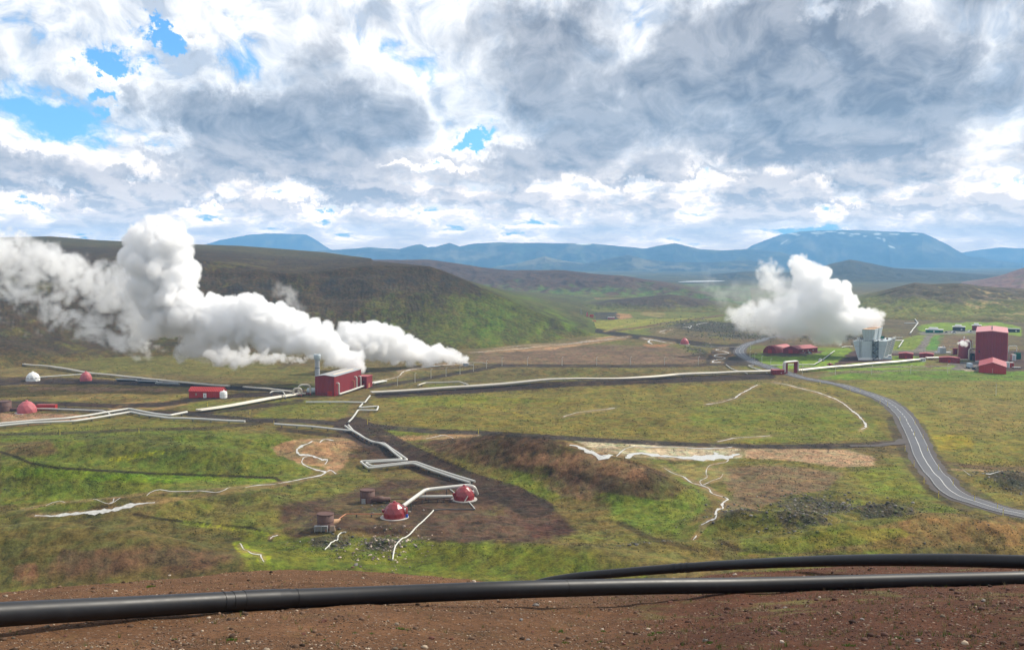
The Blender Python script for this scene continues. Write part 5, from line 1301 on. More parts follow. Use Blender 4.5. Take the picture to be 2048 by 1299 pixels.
MB().box(Wb+1.5,1,-.2,Wb+8,5.5,1.9).build('pump_box', 'lightgrey', t)
p = P(1778, 715); t = thing('skip_container', 'small blue container between the cooling tower and the first low red shed', 'container', p)
MB().box(-1.9,0,.1,1.4,2.4,2.1,top=(-2.1,-.1,1.6,2.5)).build('body', 'blue', t); MB().box(-2.15,-.15,2.1,1.65,2.55,2.25).build('rim', 'paleblue', t)

# ================= low red sheds in a row
def low_shed(u0, u1, vb, hgt, label, dep=9):
    p0 = P(u0, vb); p1 = P(u1, vb); W = (p1-p0).xy.length; W *= .94; t = thing('low_shed', label, 'shed', p0, -math.atan2(p0.x+5, p0.y), 'low red sheds in front of the power house')
    MB().prism([(0,-.5),(W,-.5),(W,hgt*.86),(W/2,hgt),(0,hgt*.86)][::1], 'y', 0, dep).build('wall', 'red', t)
    MB().prism([(-.3,hgt*.84),(W/2,hgt*1.0+.02),(W+.3,hgt*.84),(W+.3,hgt*.84+.28),(W/2,hgt+.32),(-.3,hgt*.84+.28)], 'y', -.25, dep+.25).build('roof', 'redroof', t)
    MB().box(W*.44,-.07,0,W*.56,-.01,2.1).build('door', 'redbright', t); return t
low_shed(1797.5, 1823.5, 716.5, 4.6, 'first low red shed, nearest the cooling tower')
low_shed(1838.5, 1865, 716.5, 4.4, 'middle low red shed at the foot of the grey service road')
low_shed(1878, 1913, 724, 4.2, 'widest low red shed, in front of the round tank', 8)
# window block on the pipe end
p = P(1841, 723); t = thing('pipe_anchor', 'white concrete block with two dark square openings at the end of the pipeline', 'block', p, math.radians(5))
MB().box(0,0,-.3,4.4,2.6,2.8,top=(.3,.2,4.1,2.6)).build('block', 'white', t)
for x in (.9, 2.5): MB().box(x,-.05,.8,x+.8,.16,2.0).build('opening', 'dark', t)

# ================= round tank
p = P(1929, 716); t = thing('round_tank', 'tall round dark red tank venting white steam beside the power house', 'tank', p); h = 14.6; R = 4.9
MB().lathe([(R,-.5),(R,h),(R*.6,h+.9),(.3,h+1.2)], 28).build('shell', 'red', t)
MB().lathe([(.5,h+.6),(.5,h+3.2),(.3,h+3.3)], 10, c=(-.8,0,0)).build('vent', 'white', t); MB().lathe([(.3,h+.6),(.3,h+2.8)], 10, c=(2.2,0,0)).build('vent', 'grey', t)
MB().lathe([(R+.06,h-.5),(R+.06,h-.2)], 28).build('rim', 'redbright', t)
for k_ in range(12):
    a = math.radians(200+k_*13); MB().box(R*math.cos(a)-.04, R*math.sin(a)-.04, h, R*math.cos(a)+.04, R*math.sin(a)+.04, h+1.1).build('rail_post', 'redbright', t)
# pipe arch between tank and power house
p = P(1940, 720); t = thing('pipe_arch', 'cream pipe arch standing between the round tank and the power house', 'pipe', p)
MB().tube(bend_path([(-1,0,.2),(-1,0,9.4),(5.2,0,9.4),(5.2,0,.2)], 2.2, 8), .65, 12).build('pipe', 'pipe', t)
MB().tube(bend_path([(1.5,3,.2),(1.5,3,13.5),(1.6,5,15)], 1.2, 5), .4, 10).build('riser', 'pipewhite', t); MB().tube([(3.2,3,.2),(3.2,3,14.5)], .4, 10).build('riser', 'pipewhite', t)
MB().box(1,1.2,0,4,3,5.5).build('valve_skid', 'dark', t); MB().lathe([(1.0,0),(1.0,3.6)], 12, c=(2.6,-.5,0)).build('small_tank', 'rust', t)

# ================= power house
p0 = P(1950.5, 723); p1 = P(2016.5, 723.5); W = (p1-p0).xy.length; d0 = math.hypot(p0.x, p0.y)
zt = float(at(1950, 664.5, d0)[2]); h = zt-p0.z; W *= .93; t = thing('power_house', 'tallest building, a huge plain dark red block with a pale pink roof', 'building', p0, -math.atan2(p0.x+12, p0.y)); D_ = 68
MB().prism([(0,-.6),(W,-.6),(W,h),(W/2,h+1.3),(0,h)], 'y', 0, D_).build('wall', 'red', t)
rf = MB().prism([(-.3,h+.03),(W/2,h+1.33),(W+.3,h+.03),(W+.3,h+.5),(W/2,h+1.8),(-.3,h+.5)], 'y', -.3, D_+.3).build('roof', 'pinkroof', t)
for y in (12, 24, 36, 48): MB().box(W/2-.4,y,h+1.7,W/2+.4,y+8,h+2.3).build('roof_vent', 'dark', rf)
MB().box(2.2,-.12,7.2,3.0,-.02,9.2).build('window', 'glass', t)
MB().box(W*.0-.12,-.12,-.3,.25,.2,h).build('corner_trim', 'pinkdome', t); MB().box(W-.25,-.12,-.3,W+.12,.2,h).build('corner_trim', 'pinkdome', t)
MB().box(-.05,-2.0,0,W+.05,-.02,1.1).build('plinth', 'concrete', t)
p0 = P(1957.5, 744.5); p1 = P(2012, 745.5); W = (p1-p0).xy.length; W *= .93; t = thing('workshop_hall', 'bright red gabled hall in front of the power house', 'hall', p0, -math.atan2(p0.x+9, p0.y)); D_ = 42
MB().prism([(0,-.6),(W,-.6),(W,4.5),(W/2,7.3),(0,4.5)], 'y', 0, D_).build('wall', 'redbright', t)
MB().prism([(-.4,4.35),(W/2,7.34),(W+.4,4.35),(W+.4,4.7),(W/2,7.75),(-.4,4.7)], 'y', -.4, D_).build('roof', 'redroof', t)
dr = MB().box(W*.42,-.10,0,W*.58,-.01,3.4).build('door', 'redbright', t); MB().box(W*.497,-.13,0,W*.503,-.10,3.4).build('seam', 'white', dr)
# equipment right of the buildings
for (u, v, w_, h_, m_, lab) in [(2016,735,2.6,4.2,'white','tall white cabinet right of the bright red hall'),(2024,734,2.8,3.4,'redbright','small red box cabinet beside the tall white cabinet'),(2028,721,3.2,4.8,'white','pale upright container in the yard right of the power house'),(2032,724,.1,.1,'white',''),]:
    if not lab: continue
    p = P(u, v); t = thing('equipment_cabinet', lab, 'cabinet', p); MB().box(-w_/2,0,-.2,w_/2,2.4,h_).build('body', m_, t); MB().box(-w_/2-.1,-.1,h_,w_/2+.1,2.5,h_+.18).build('lid', 'white', t); MB().box(-w_*.3,-.05,.3,w_*.3,-.01,h_*.85).build('door', 'lightgrey' if m_ == 'white' else 'red', t)
p = P(2036, 718); t = thing('transformer', 'dark green transformer unit at the right edge behind the cabinets', 'transformer', p)
MB().box(-2.2,0,-.2,2.2,3,5.2).build('body', 'green', t)
for i in range(5): MB().box(-2+i*.9,-.9,.3,-1.6+i*.9,-.02,3.6).build('radiator', 'green', t)
for i in range(3): MB().lathe([(.25,5.2),(.32,5.6),(.2,6.0),(.28,6.4)], 8, c=(-1.4+i*1.4,1.4,0)).build('bushing', 'wood', t)
p = P(2036, 737); t = thing('pipe_rack', 'low rack of white pipe ends at the right edge of the yard', 'rack', p)
for i in range(4): MB().tube([(-2.6+i*1.5,0,.9),(-2.6+i*1.5,3,.9)], .35, 8).build('pipe_end', 'white', t)
MB().box(-3,.5,-.2,3,.7,.5).box(-3,2,-.2,3,2.2,.5).build('frame', 'dark', t)
for (u, v, n_) in [(2024,704,'upper')]:
    p = P(u, v); t = thing('pipe_bridge', 'small white elevated pipe frame just right of the power house', 'pipe', p)
    MB().tube(bend_path([(-3,0,0),(-3,0,5.5),(4,0,5.5),(4,0,.5)], 1, 4), .3, 8).build('pipe', 'white', t); MB().tube(bend_path([(-3,0,3.6),(5,0,3.6),(5,0,.5)], .8, 4), .3, 8).build('pipe', 'cream', t); MB().box(-3.3,-.3,-.4,-2.7,.3,.2).box(3.6,-.3,-.4,5.3,.3,.2).build('foot', 'dark', t)
p = P(1942, 737); t = thing('parked_truck', 'pale blue box truck parked on the grey yard left of the bright red hall', 'truck', p, math.radians(84))
MB().box(0,-1.25,1.0,5.6,1.25,3.8).build('cargo_box', 'paleblue', t); MB().box(5.8,-1.15,.6,7.6,1.15,2.8,top=(5.8,-1.1,7.1,1.1)).build('cab', 'grey', t); MB().box(0,-1.1,.6,7.4,1.1,.95).build('chassis', 'dark', t)
for x in (1.2, 6.4):
    for y in (-1.15, 1.15): MB().tube([(x,y-.15,.45),(x,y+.15,.45)], .48, 14).build('wheel', 'tyre', t)
p = P(1948, 739); t = thing('dark_machine', 'dark blue machine standing beside the pale truck in the yard', 'machine', p)
MB().box(-1,0,.3,1.2,2,1.8,top=(-.8,.2,.6,1.8)).build('body', 'dark', t); MB().box(-1.3,-.1,-.1,1.5,.3,.5).build('track', 'tyre', t); MB().tube([(0,.5,1.7),(1.2,.3,2.8),(2.2,.2,1.6)], .15, 6).build('arm', 'grey', t)
# switchgear behind the low sheds
p = P(1880, 707); t = thing('vent_house', 'pale grey block with roof vents behind the low sheds', 'building', p)
MB().box(0,0,-.3,5.2,5,4.9).build('wall', 'lightgrey', t); MB().box(.1,.1,4.9,5.1,4.9,5.6,top=(.4,.4,4.8,4.6)).build('roof', 'white', t)
MB().box(-3.2,-.5,-.3,-.05,3,1.6).build('lean_to', 'white', t); MB().box(5.25,-.5,-.3,9.6,3,1.4).build('side_wing', 'white', t); MB().lathe([(.7,5.6),(.7,6.8)], 10, c=(3.9,2.5,0)).build('vent', 'grey', t)
p = P(1908, 709); t = thing('kiosk', 'small dark red kiosk between the vent house and the round tank', 'kiosk', p); MB().box(0,0,-.3,3,3,5.2).build('wall', 'red', t); MB().box(-.15,-.15,5.2,3.15,3.15,5.4).build('roof', 'redroof', t)

# ================= camp houses on the back lawn
def camp(u0, u1, vb, h_, wm, label, roof2=True, dep=8):
    p0 = P(u0, vb); p1 = P(u1, vb); W = (p1-p0).xy.length; W *= .94; t = thing('camp_house', label, 'house', p0, -math.atan2(p0.x, p0.y), 'small houses on the back lawn')
    w = MB().box(0,0,-.4,W,dep,h_).build('wall', wm, t); MB().box(-.4,-.5,h_,W+.4,dep+.4,h_+.5).build('roof', 'grey' if not roof2 else 'white', t)
    n = max(2, int(W/4.5))
    for i in range(n): MB().box(W*(i+.3)/n,-.06,1.0,W*(i+.3)/n+1.6,-.01,2.3).build('window', 'white' if i % 2 else 'glass', t)
    if roof2: MB().prism([(W*.15,h_+.5),(W*.75,h_+.5),(W*.70,h_+2.4),(W*.2,h_+2.4)], 'y', 2.5, dep-.5).build('upper_roof', 'white', t)
camp(1851, 1888, 665, 3.4, 'green', 'wide low dark house with white upper roof on the back lawn, farthest left')
camp(1905, 1928, 661, 4.4, 'dark', 'dark house with two white roof bands on the back lawn behind the parked cars')
camp(1944, 1963, 660, 5.4, 'red', 'house with white roof half hidden by the left side of the power house')
camp(2014, 2040, 664, 3.6, 'dark', 'long low white-roofed house showing right of the power house', False)
# vehicles
def car(p, rz, mat, label, L=4.6, H=1.5):
    t = thing('parked_car', label, 'car', p, rz, 'cars parked by the back lawn'); w = 1.8
    MB().prism([(0,.35),(L,.35),(L,.85),(L*.78,.95),(L*.66,H),(L*.2,H),(.05,.95)], 'y', -w/2, w/2).build('body', mat, t)
    MB().prism([(L*.70,.97),(L*.64,H-.08),(L*.24,H-.08),(L*.12,.97)], 'y', -w/2-.02, w/2+.02).build('side_windows', 'glass', t)
    for x in (L*.2, L*.8):
        for y in (-w/2, w/2): MB().tube([(x,y-.1,.33),(x,y+.1,.33)], .34, 14).build('wheel', 'tyre', t)
    for y in (-.6, .6): MB().box(L-.03,y-.2,.55,L+.03,y+.2,.75).build('headlight', 'white', t)
car(P(1903, 666), 0.1, 'white', 'white van-like car at the left end of the back parking place', 5.6, 2.5)
car(P(1937, 664.5), .5, 'white', 'white car close to the left side of the power house', 5.4, 2.4)
car(P(1893, 665), 1.3, 'dark', 'dark car left of the white van-like car', 4.4, 1.6)

# ================= lamp posts, marker posts
lp = None
LAMPS = [(795,771,.0),(830,764,0),(862,756,0),(892,752,0),(920,748,0),(947,742,0),(973,736,0),(1004,731,0),(1055,730,0),(1124,730,0),(1193,730,0),(1261,729,0),(1329,729,0),(1397,729,0)]
def lamp_post(h=6.0):
    t = thing('street_lamp', 'x', 'street lamp', (0,0,0), 0, 'street lamps along the track across the plain')
    MB().lathe([(.16,-.4),(.14,h*.5),(.09,h)], 8).build('pole', 'galv', t); MB().tube([(0,0,h-.1),(.5,0,h+.12)], .07, 6).build('arm', 'galv', t)
    MB().box(.3,-.2,h+.02,1.05,.2,h+.22,top=(.4,-.14,.95,.14)).build('lamp_head', 'white', t); MB().box(-.3,-.3,-.4,.3,.3,.12).build('foot', 'concrete', t); return t
order = ['first','second','third','fourth','fifth','sixth','seventh','eighth','ninth','tenth','eleventh','twelfth','thirteenth','fourteenth']
for i, (u, v, _) in enumerate(LAMPS):
    lab = order[i]+' street lamp counted from the red building along the track on the plain'
    if lp is None: lp = lamp_post(); lp.location = P(u, v); lp['label'] = lab
    else: copy_tree(lp, P(u, v), 0, lab)
LP2 = [(1501,698,'roadside lamp at the top of the road bend, left of the arched hall'),(1500,716,'lamp inside the road bend just below the road curve'),(1509.5,720,'lamp on the grass at the left edge of the lawn inside the bend'),(1523.5,727,'lamp on the lawn midway between the bend and the gate'),(1541.5,733,'lamp just left of the red pipe gate'),(1604.5,748,'lamp just right of the red pipe gate'),(1670.5,749,'lamp in front of the pipeline, left of the cooling tower'),(1743,749,'lamp in front of the pipeline, below the cooling tower'),(1821.5,747,'lamp on the bright lawn below the first low shed'),(1895,745,'lamp at the left of the grey yard, below the widest low shed'),(1850,704,'lamp beside the service road above the middle low shed'),(1898,705,'lamp behind the vent house')]
for u, v, lab in LP2:
    c = copy_tree(lp, P(u, v), 0, lab); c['group'] = 'street lamps near the road and the power station'
p = P(1992, 790); t = thing('wooden_pole', 'lone thin pole on the field right of the road', 'pole', p); MB().lathe([(.14,-.4),(.1,7.0)], 8).build('shaft', 'galv', t); MB().box(-.4,-.06,6.5,.4,.06,6.65).build('crossbar', 'wood', t)
mk0 = None
MARK = [(1829,872),(1810,902),(1828,932),(1848,967),(1877,995),(1855,902),(1877,940),(1906,971),(1949,1001),(1995,1017),(2006,1031),(1800,842),(1846,878),(1775,812),(1200,871),(735,848),(957,867),(548,850),(500,828),(415,812),(1064,862),(1760,806),(1700,782),(1640,768),(120,870),(278,865),(1830,850),(1720,784)]
for i, (u, v) in enumerate(MARK):
    pt = P(u, v); right = u > 1600
    if mk0 is None:
        mk0 = thing('marker_post', 'x', 'marker post', pt, 0, 'x'); MB().lathe([(.10,-.4),(.09,2.3),(.04,2.4)], 8).build('post', 'yellow', mk0); MB().lathe([(.105,1.7),(.10,2.1)], 8, cap=False).build('reflector', 'orange', mk0); c = mk0
    else: c = copy_tree(mk0, pt, 0)
    c['group'] = 'yellow marker posts along the road' if right else 'yellow marker posts along the dirt tracks'
    c['label'] = 'thin yellow marker post at the edge of the asphalt road' if right else 'thin yellow marker post beside a dirt track'
# far drill site
p = P(1178, 637); t = thing('drill_rig', 'tiny red drilling rig on the far dark pad', 'drill rig', p); MB().box(-6,-3,-.5,6,3,3.5).build('base', 'orange', t); MB().box(-4,-2,3.5,-1,2,9,top=(-3,-.6,-2,.6)).build('mast', 'pinkdome', t); MB().box(1,-2.5,3.5,6,2.5,5.5).build('cabin', 'redbright', t)
p = P(1162, 637.5); t = thing('drill_mast', 'thin dark lattice mast left of the tiny drilling rig', 'mast', p)
mb = MB()
for x, y in ((-1,-1),(1,-1),(1,1),(-1,1)): mb.add([(x-.15,y-.15,0),(x+.15,y-.15,0),(x+.15,y+.15,0),(x-.15,y+.15,0),(x*.2-.1,y*.2-.1,14),(x*.2+.1,y*.2-.1,14),(x*.2+.1,y*.2+.1,14),(x*.2-.1,y*.2+.1,14)], [(0,1,5,4),(1,2,6,5),(2,3,7,6),(3,0,4,7)])
mb.build('lattice', 'grey', t); MB().box(-2,-.3,9,2,.3,9.4).build('crossbar', 'grey', t)
p = P(1216, 638); t = thing('site_hut', 'tiny pale hut right of the drilling rig', 'hut', p); MB().box(0,0,-.4,9,4,2.2).build('wall', 'pinkdome', t); MB().box(-.2,-.2,2.2,9.2,4.2,2.5).build('roof', 'white', t)
rr = random.Random(12); p = P(1176, 642); t = thing('pipe_stack', 'far scatter of orange drill pipes in front of the drilling rig', 'pipe pile', p)
for i in range(10): x = rr.uniform(-18, 10); y = rr.uniform(-14, 10); MB().tube([(x,y,.5),(x+9,y+1,.5)], .8, 6).build('spare_pipe', 'orange', t)
# far steam vent outlet
p = P(933, 732); t = thing('steam_vent', 'dark mouth of the far steam outlet at the right end of the far plume', 'vent', p); MB().box(-2.5,-1,-.3,1.5,1.5,2.2).build('mouth', 'grey', t); MB().tube([(1.4,0,1),(5,0,1)], .5, 8).build('inlet', 'pipe', t); MB().box(-2.56,-.6,.3,-2.5,1,1.7).build('opening', 'dark', t)

# ================= black pipes across the viewpoint
def fore_pipe(pts, r, label, bands):
    """pts: (u, v centre, distance)"""
    W3 = [Vector(at(u, v, d)) for u, v, d in pts]; path = smooth_path(W3, 10)
    p0 = path[0].copy(); t = thing('black_pipe', label, 'pipe', p0)
    MB().tube([q-p0 for q in path], r, 28).build('pipe', 'black', t)
    us = [project(np.array(q.x), np.array(q.y), np.array(q.z))[0] for q in path]
    def pt(u):
        for i in range(len(us)-1):
            if (us[i]-u)*(us[i+1]-u) <= 0: return path[i].lerp(path[i+1], float((u-us[i])/(us[i+1]-us[i]+1e-9)))
    for (u0, u1, dr, nm) in bands:
        a, b_ = pt(u0), pt(u1)
        if a is None or b_ is None: continue
        m_ = a.lerp(b_, .5); e = (b_-a).normalized()*.012
        MB().tube([a-p0, b_-p0], r+dr, 36).build(nm, 'black', t)
    return t
near = NEAR_PIPE
fore_pipe(near, .176, 'long black plastic pipe across the foreground, nearer one, running the full width', [(443,446,.007,'weld_band'),(462,484,.007,'joint_sleeve'),(485,553,.013,'joint_sleeve'),(554,576,.009,'joint_sleeve'),(591,594,.007,'weld_band'),(1130,1133,.004,'weld_band')])
far_ = [(1060,1171,39),(1100,1161,39),(1160,1152,39),(1230,1145.5,38.5),(1340,1136.5,37.5),(1450,1129.5,36),(1600,1122.5,33),(1750,1119.2,30.6),(1900,1119.5,29),(2048,1123,28.4),(2250,1130,28),(2500,1140,28)]
fore_pipe(far_, .176, 'second black plastic pipe behind the first, curving away over the slope edge', [(1345,1352,.012,'weld_band'),(1360,1366,.012,'weld_band'),(1372,1378,.014,'weld_band')])
# ------------------------------------------------------------------ stones, gravel, tufts
def rock_shape(rng, n=10, flat=.7):
    bm = bmesh.new(); bmesh.ops.create_icosphere(bm, subdivisions=2, radius=1.0)
    ph = rng.random(9)*6
    for v in bm.verts:
        c = v.co; k = 1 + .28*math.sin(2.1*c.x+ph[0])*math.cos(2.7*c.y+ph[1]) + .16*math.sin(4.3*c.z+ph[2]+3*c.x) + .10*math.sin(7*c.y+ph[3]+2*c.z) + rng.normal()*.05
        v.co = c*k; v.co.z *= flat
    me = bpy.data.meshes.new('stone'); bm.to_mesh(me); bm.free(); return me
RS = np.random.default_rng(21)
protos = [rock_shape(RS, flat=RS.uniform(.55,.85)) for _ in range(8)]
# single stones that can be told apart (pixel, size px, material, label)
STONES = [(1042,1240,9,'rockgrey','grey angular stone lying just in front of the black pipe, right of centre'),(1072,1211,13,'rockgrey','flat grey stone touching the underside of the near black pipe'),(648,1243,11,'rockred','dark red crumbly stone lying alone below the pipe sleeves'),
 (607,1268,7,'rockred','small red stone below the dark red crumbly stone'),(1056,1279,7,'rockgrey','small dark stone near the bottom edge, right of centre'),(1065,1263,6,'rockred','small reddish stone between two grey stones, right of centre'),(863,1277,10,'rockred','brown stone near the bottom edge left of centre'),
 (903,1278,8,'rockred','smaller brown stone beside the brown bottom stone'),(712,1130,9,'rockgrey','pale grey stone on the slope edge below the curving thin pipe'),(706,1134,6,'rockred','reddish stone touching the pale grey edge stone'),(948,1163,8,'rockpale','upright pale stone right behind the near black pipe'),
 (340,1151,6,'rockpale','pale stone on the gravel edge at left'),(148,1222,5,'rockpale','pale pebble close above the black pipe at left'),(1836,1282,10,'rockgrey','dark rounded stone near the bottom edge at right'),(1565,1285,9,'rockpale','flat pale stone at the bottom right'),(1410,1281,9,'rockgrey','grey stone among grass tufts at the bottom'),
 (1340,1205,9,'rockred','reddish stone sunk in the soil under the near pipe at right'),(1570,1215,8,'rockgrey','grey stone under the near pipe in the right half'),(1137,1150,6,'rockpale','white pebble between the two black pipes at left'),(1470,1149,7,'rockpale','pale stone between the two black pipes in the middle'),
 (1100,1203,5,'rockpale','small pale pebble just below the near pipe right of centre'),(1205,1258,6,'rockpale','whitish pebble among red soil in the right half'),(1640,1195,6,'rockpale','pale chip of rock below the near pipe at far right'),(1968,1202,9,'rockgrey','dark stone at the right under the near pipe'),
 (575,1180,7,'rockpale','pale stone on gravel above the pipe sleeves'),(232,1182,6,'rockpale','pale pebble on the gravel slope at upper left'),(425,1245,5,'rockgrey','small grey pebble in front of the pipe at left'),(1248,1288,8,'rockred','red stone at the very bottom, right of centre'),(1724,1238,7,'rockgrey','grey stone on the maroon soil at right'),(130,1272,6,'rockred','small brown stone on bare soil at lower left')]
for i, (u, v, s, m_, lab) in enumerate(STONES):
    p = P(u, v); d = math.hypot(p.x, p.y); r_ = s*d/FPX/2
    me = protos[i % 8].copy(); me.materials.append(M[m_]); me.name = 'stone'
    o = bpy.data.objects.new('stone', me); COL.objects.link(o); o.location = (p.x, p.y, p.z + r_*.25); o.scale = (r_*1.2, r_, r_*1.0); o.rotation_euler = (0, 0, RS.uniform(0, 6.3))
    tag(o, lab, 'stone')
def scatter(name, label, P_xy, sizes, mats, shapes, lift=.2, flat=None, tint=None):
    """many stones merged into one uncountable heap"""
    base = []
    for me in shapes:
        v = np.zeros(len(me.vertices)*3); me.vertices.foreach_get('co', v); v = v.reshape(-1, 3)
        f = np.array([list(p.vertices) for p in me.polygons]); base.append((v, f))
    z = ground_z(P_xy[:,0], P_xy[:,1]); V = []; F = []; Cc = []; off = 0
    pick = RS.integers(0, len(base), len(P_xy)); rot = RS.random(len(P_xy))*6.283
    for b_ in range(len(base)):
        idx = np.where(pick == b_)[0]; v, f = base[b_]; n = len(idx)
        if n == 0: continue
        s = sizes[idx][:,None,None]; c, sn = np.cos(rot[idx]), np.sin(rot[idx])
        sx = RS.uniform(.8,1.4,n)[:,None]
        X = v[None,:,0]*sx*c[:,None] - v[None,:,1]*sn[:,None]; Y = v[None,:,0]*sx*sn[:,None] + v[None,:,1]*c[:,None]; Z = np.broadcast_to(v[None,:,2], X.shape)
        W_ = np.stack([X, Y, Z], -1)*s; W_[...,0] += P_xy[idx,0][:,None]; W_[...,1] += P_xy[idx,1][:,None]; W_[...,2] += (z[idx]+sizes[idx]*lift)[:,None]
        V.append(W_.reshape(-1, 3)); F.append((f[None] + (np.arange(n)*len(v))[:,None,None] + off).reshape(-1, f.shape[1])); off += n*len(v)
        if tint is not None: Cc.append(np.repeat(tint[idx], len(v), 0))
    V = np.concatenate(V); F = np.concatenate(F); k = F.shape[1]
    me = bpy.data.meshes.new(name); me.vertices.add(len(V)); me.vertices.foreach_set('co', V.astype(np.float32).ravel())
    me.loops.add(F.size); me.loops.foreach_set('vertex_index', F.ravel().astype(np.int32)); me.polygons.add(len(F)); me.polygons.foreach_set('loop_start', (np.arange(len(F))*k).astype(np.int32)); me.update(calc_edges=True)
    if tint is not None:
        a = me.attributes.new('Tint', 'FLOAT_COLOR', 'POINT'); cc = np.concatenate(Cc); a.data.foreach_set('color', np.column_stack([cc, np.ones(len(cc))]).astype(np.float32).ravel())
    me.materials.append(mats); o = bpy.data.objects.new(name, me); COL.objects.link(o); return tag(o, label, kind='stuff')
def tint_mat(name, rough=.9):
    m, nt = new_mat(name); g = NT(nt); a = g.n('ShaderNodeAttribute', attribute_name='Tint'); pos = g.n('ShaderNodeNewGeometry').outputs['Position']
    n = g.noise(pos, 8, 3, .6); p = g.n('ShaderNodeBsdfPrincipled'); g.link(g.mix(1.0, a.outputs['Color'], g.math('ADD', .6, g.math('MULTIPLY', n, .8)), 'MULTIPLY'), p.inputs['Base Color']); p.inputs['Roughness'].default_value = rough; p.inputs['Specular IOR Level'].default_value = .2; g.out(p.outputs[0]); return m
TM = tint_mat('loose_stones')
def ico1(rng):
    bm = bmesh.new(); bmesh.ops.create_icosphere(bm, subdivisions=1, radius=1.0)
    for v in bm.verts: v.co *= rng.uniform(.7, 1.25); v.co.z *= .7
    me = bpy.data.meshes.new('pebble'); bm.to_mesh(me); bm.free(); return me
small = [ico1(RS) for _ in range(8)]
n = 90000
az = RS.uniform(-.56, .56, n); d = 10.5*np.exp(RS.random(n)*math.log(46/10.5)); xy = np.column_stack([d*np.sin(az), d*np.cos(az)])
cl = fbm(xy[:,0]/2.2, xy[:,1]/2.2, 3, 401); keep = RS.random(n) < .45+1.0*cl; xy = xy[keep]; n = len(xy); d = np.hypot(xy[:,0], xy[:,1]); az = np.arctan2(xy[:,0], xy[:,1])
sz = .006 + .012*RS.random(n)**3.0 + .045*(RS.random(n) > .972)*RS.random(n)**1.5; sz *= .7+.45*(d/20)
right = sstep(.02, .25, az)[:,None]
t1 = np.array([.12,.075,.05]); t2 = np.array([.085,.045,.036]); tn = t1*(1-right)+t2*right
pale = (RS.random(n) < .16*(1-.5*right[:,0]))[:,None]; tn = np.where(pale, np.array([.34,.27,.20]), tn); dk = (RS.random(n) < .15)[:,None]; tn = np.where(dk, tn*.4, tn); tn = tn*RS.uniform(.6,1.4,(n,1))
scatter('gravel', 'loose red brown gravel scattered over the viewpoint slope', xy, sz, TM, small, .25, tint=tn)
# boulders of the rocky patches
P2 = []; S2 = []
for (cx, cy, rx, ry) in ROCKS:
    dd = math.hypot(cx, cy)
    nn = int(min(1500, rx*ry*math.pi*(1.1 if dd < 450 else .10)))
    q = RS.normal(size=(nn, 2))*np.array([rx, ry])*.62 + np.array([cx, cy]); P2.append(q); S2.append((.12 + .5*RS.random(nn)**4)*(1 if dd < 450 else 2.2))
q = np.concatenate(P2); s = np.concatenate(S2); n = len(q); tn = np.array([.105,.095,.085])[None]*RS.uniform(.55,1.6,(n,1)); tn = np.where((RS.random(n) < .4)[:,None], np.array([.10,.11,.04]), tn); tn = np.where((RS.random(n) < .07)[:,None], np.array([.26,.24,.21]), tn)
scatter('lava_rubble', 'dark grey lava rubble on the rocky knolls of the valley', q, s, TM, small, .1, tint=tn)
cx, cy = flat_xy(775, 1098); q = RS.normal(size=(420, 2))*np.array([5.5, 9]) + np.array([cx, cy]); s = .12+.40*RS.random(420)**3; tn = np.where((RS.random(420) < .4)[:,None], np.array([.50,.40,.33]), np.array([.16,.12,.11]))*RS.uniform(.6,1.3,(420,1))
scatter('stone_rubble', 'heap of pale and dark rubble beside the thin curving pipe', q, s, TM, small, .1, tint=tn)
# far lava blocks and hummocks of the plain
n = 2600; u = RS.uniform(0, 2048, n); v = RS.uniform(860, 1120, n); f = np.array([flat_xy(a, b) for a, b in zip(u, v)]); m = fbm(f[:,0]/30, f[:,1]/30, 3, 431) > .12; f = f[m]
tn = np.array([.10,.09,.075])[None]*RS.uniform(.4,1.5,(len(f),1)); scatter('field_stones', 'scattered dark field stones on the near valley floor', f, .08+.28*RS.random(len(f))**3, TM, small, .1, tint=tn)
# grass tufts
def tufts(name, label, xy, hgt, nb, cols, wid=.012):
    n = len(xy); z = ground_z(xy[:,0], xy[:,1]); V = np.zeros((n, nb, 3, 3)); C_ = np.zeros((n, nb, 3, 3))
    a = RS.random((n, nb))*6.283; r_ = RS.random((n, nb))*hgt[:,None]*.55; h = hgt[:,None]*RS.uniform(.5,1.1,(n, nb)); w = wid*(hgt[:,None]/.1)
    bx = xy[:,0][:,None] + np.cos(a)*r_*.35; by = xy[:,1][:,None] + np.sin(a)*r_*.35; pa = RS.random((n, nb))*6.283
    for k, s_ in ((0,-1),(1,1)): V[:,:,k,0] = bx + np.cos(pa)*w*s_; V[:,:,k,1] = by + np.sin(pa)*w*s_; V[:,:,k,2] = z[:,None]-.01
    V[:,:,2,0] = bx + np.cos(a)*r_; V[:,:,2,1] = by + np.sin(a)*r_; V[:,:,2,2] = z[:,None]+h
    cc = cols[RS.integers(0, len(cols), n)][:,None,None,:]*RS.uniform(.6,1.4,(n, nb, 1, 1)); C_[:] = cc
    V = V.reshape(-1, 3); F = np.arange(len(V)).reshape(-1, 3)
    me = bpy.data.meshes.new(name); me.vertices.add(len(V)); me.vertices.foreach_set('co', V.astype(np.float32).ravel()); me.loops.add(F.size); me.loops.foreach_set('vertex_index', F.ravel().astype(np.int32))
    me.polygons.add(len(F)); me.polygons.foreach_set('loop_start', (np.arange(len(F))*3).astype(np.int32)); me.update(calc_edges=True)
    at_ = me.attributes.new('Tint', 'FLOAT_COLOR', 'POINT'); cc = C_.reshape(-1, 3); at_.data.foreach_set('color', np.column_stack([cc, np.ones(len(cc))]).astype(np.float32).ravel())
    me.materials.append(TM); o = bpy.data.objects.new(name, me); COL.objects.link(o); tag(o, label, kind='stuff')
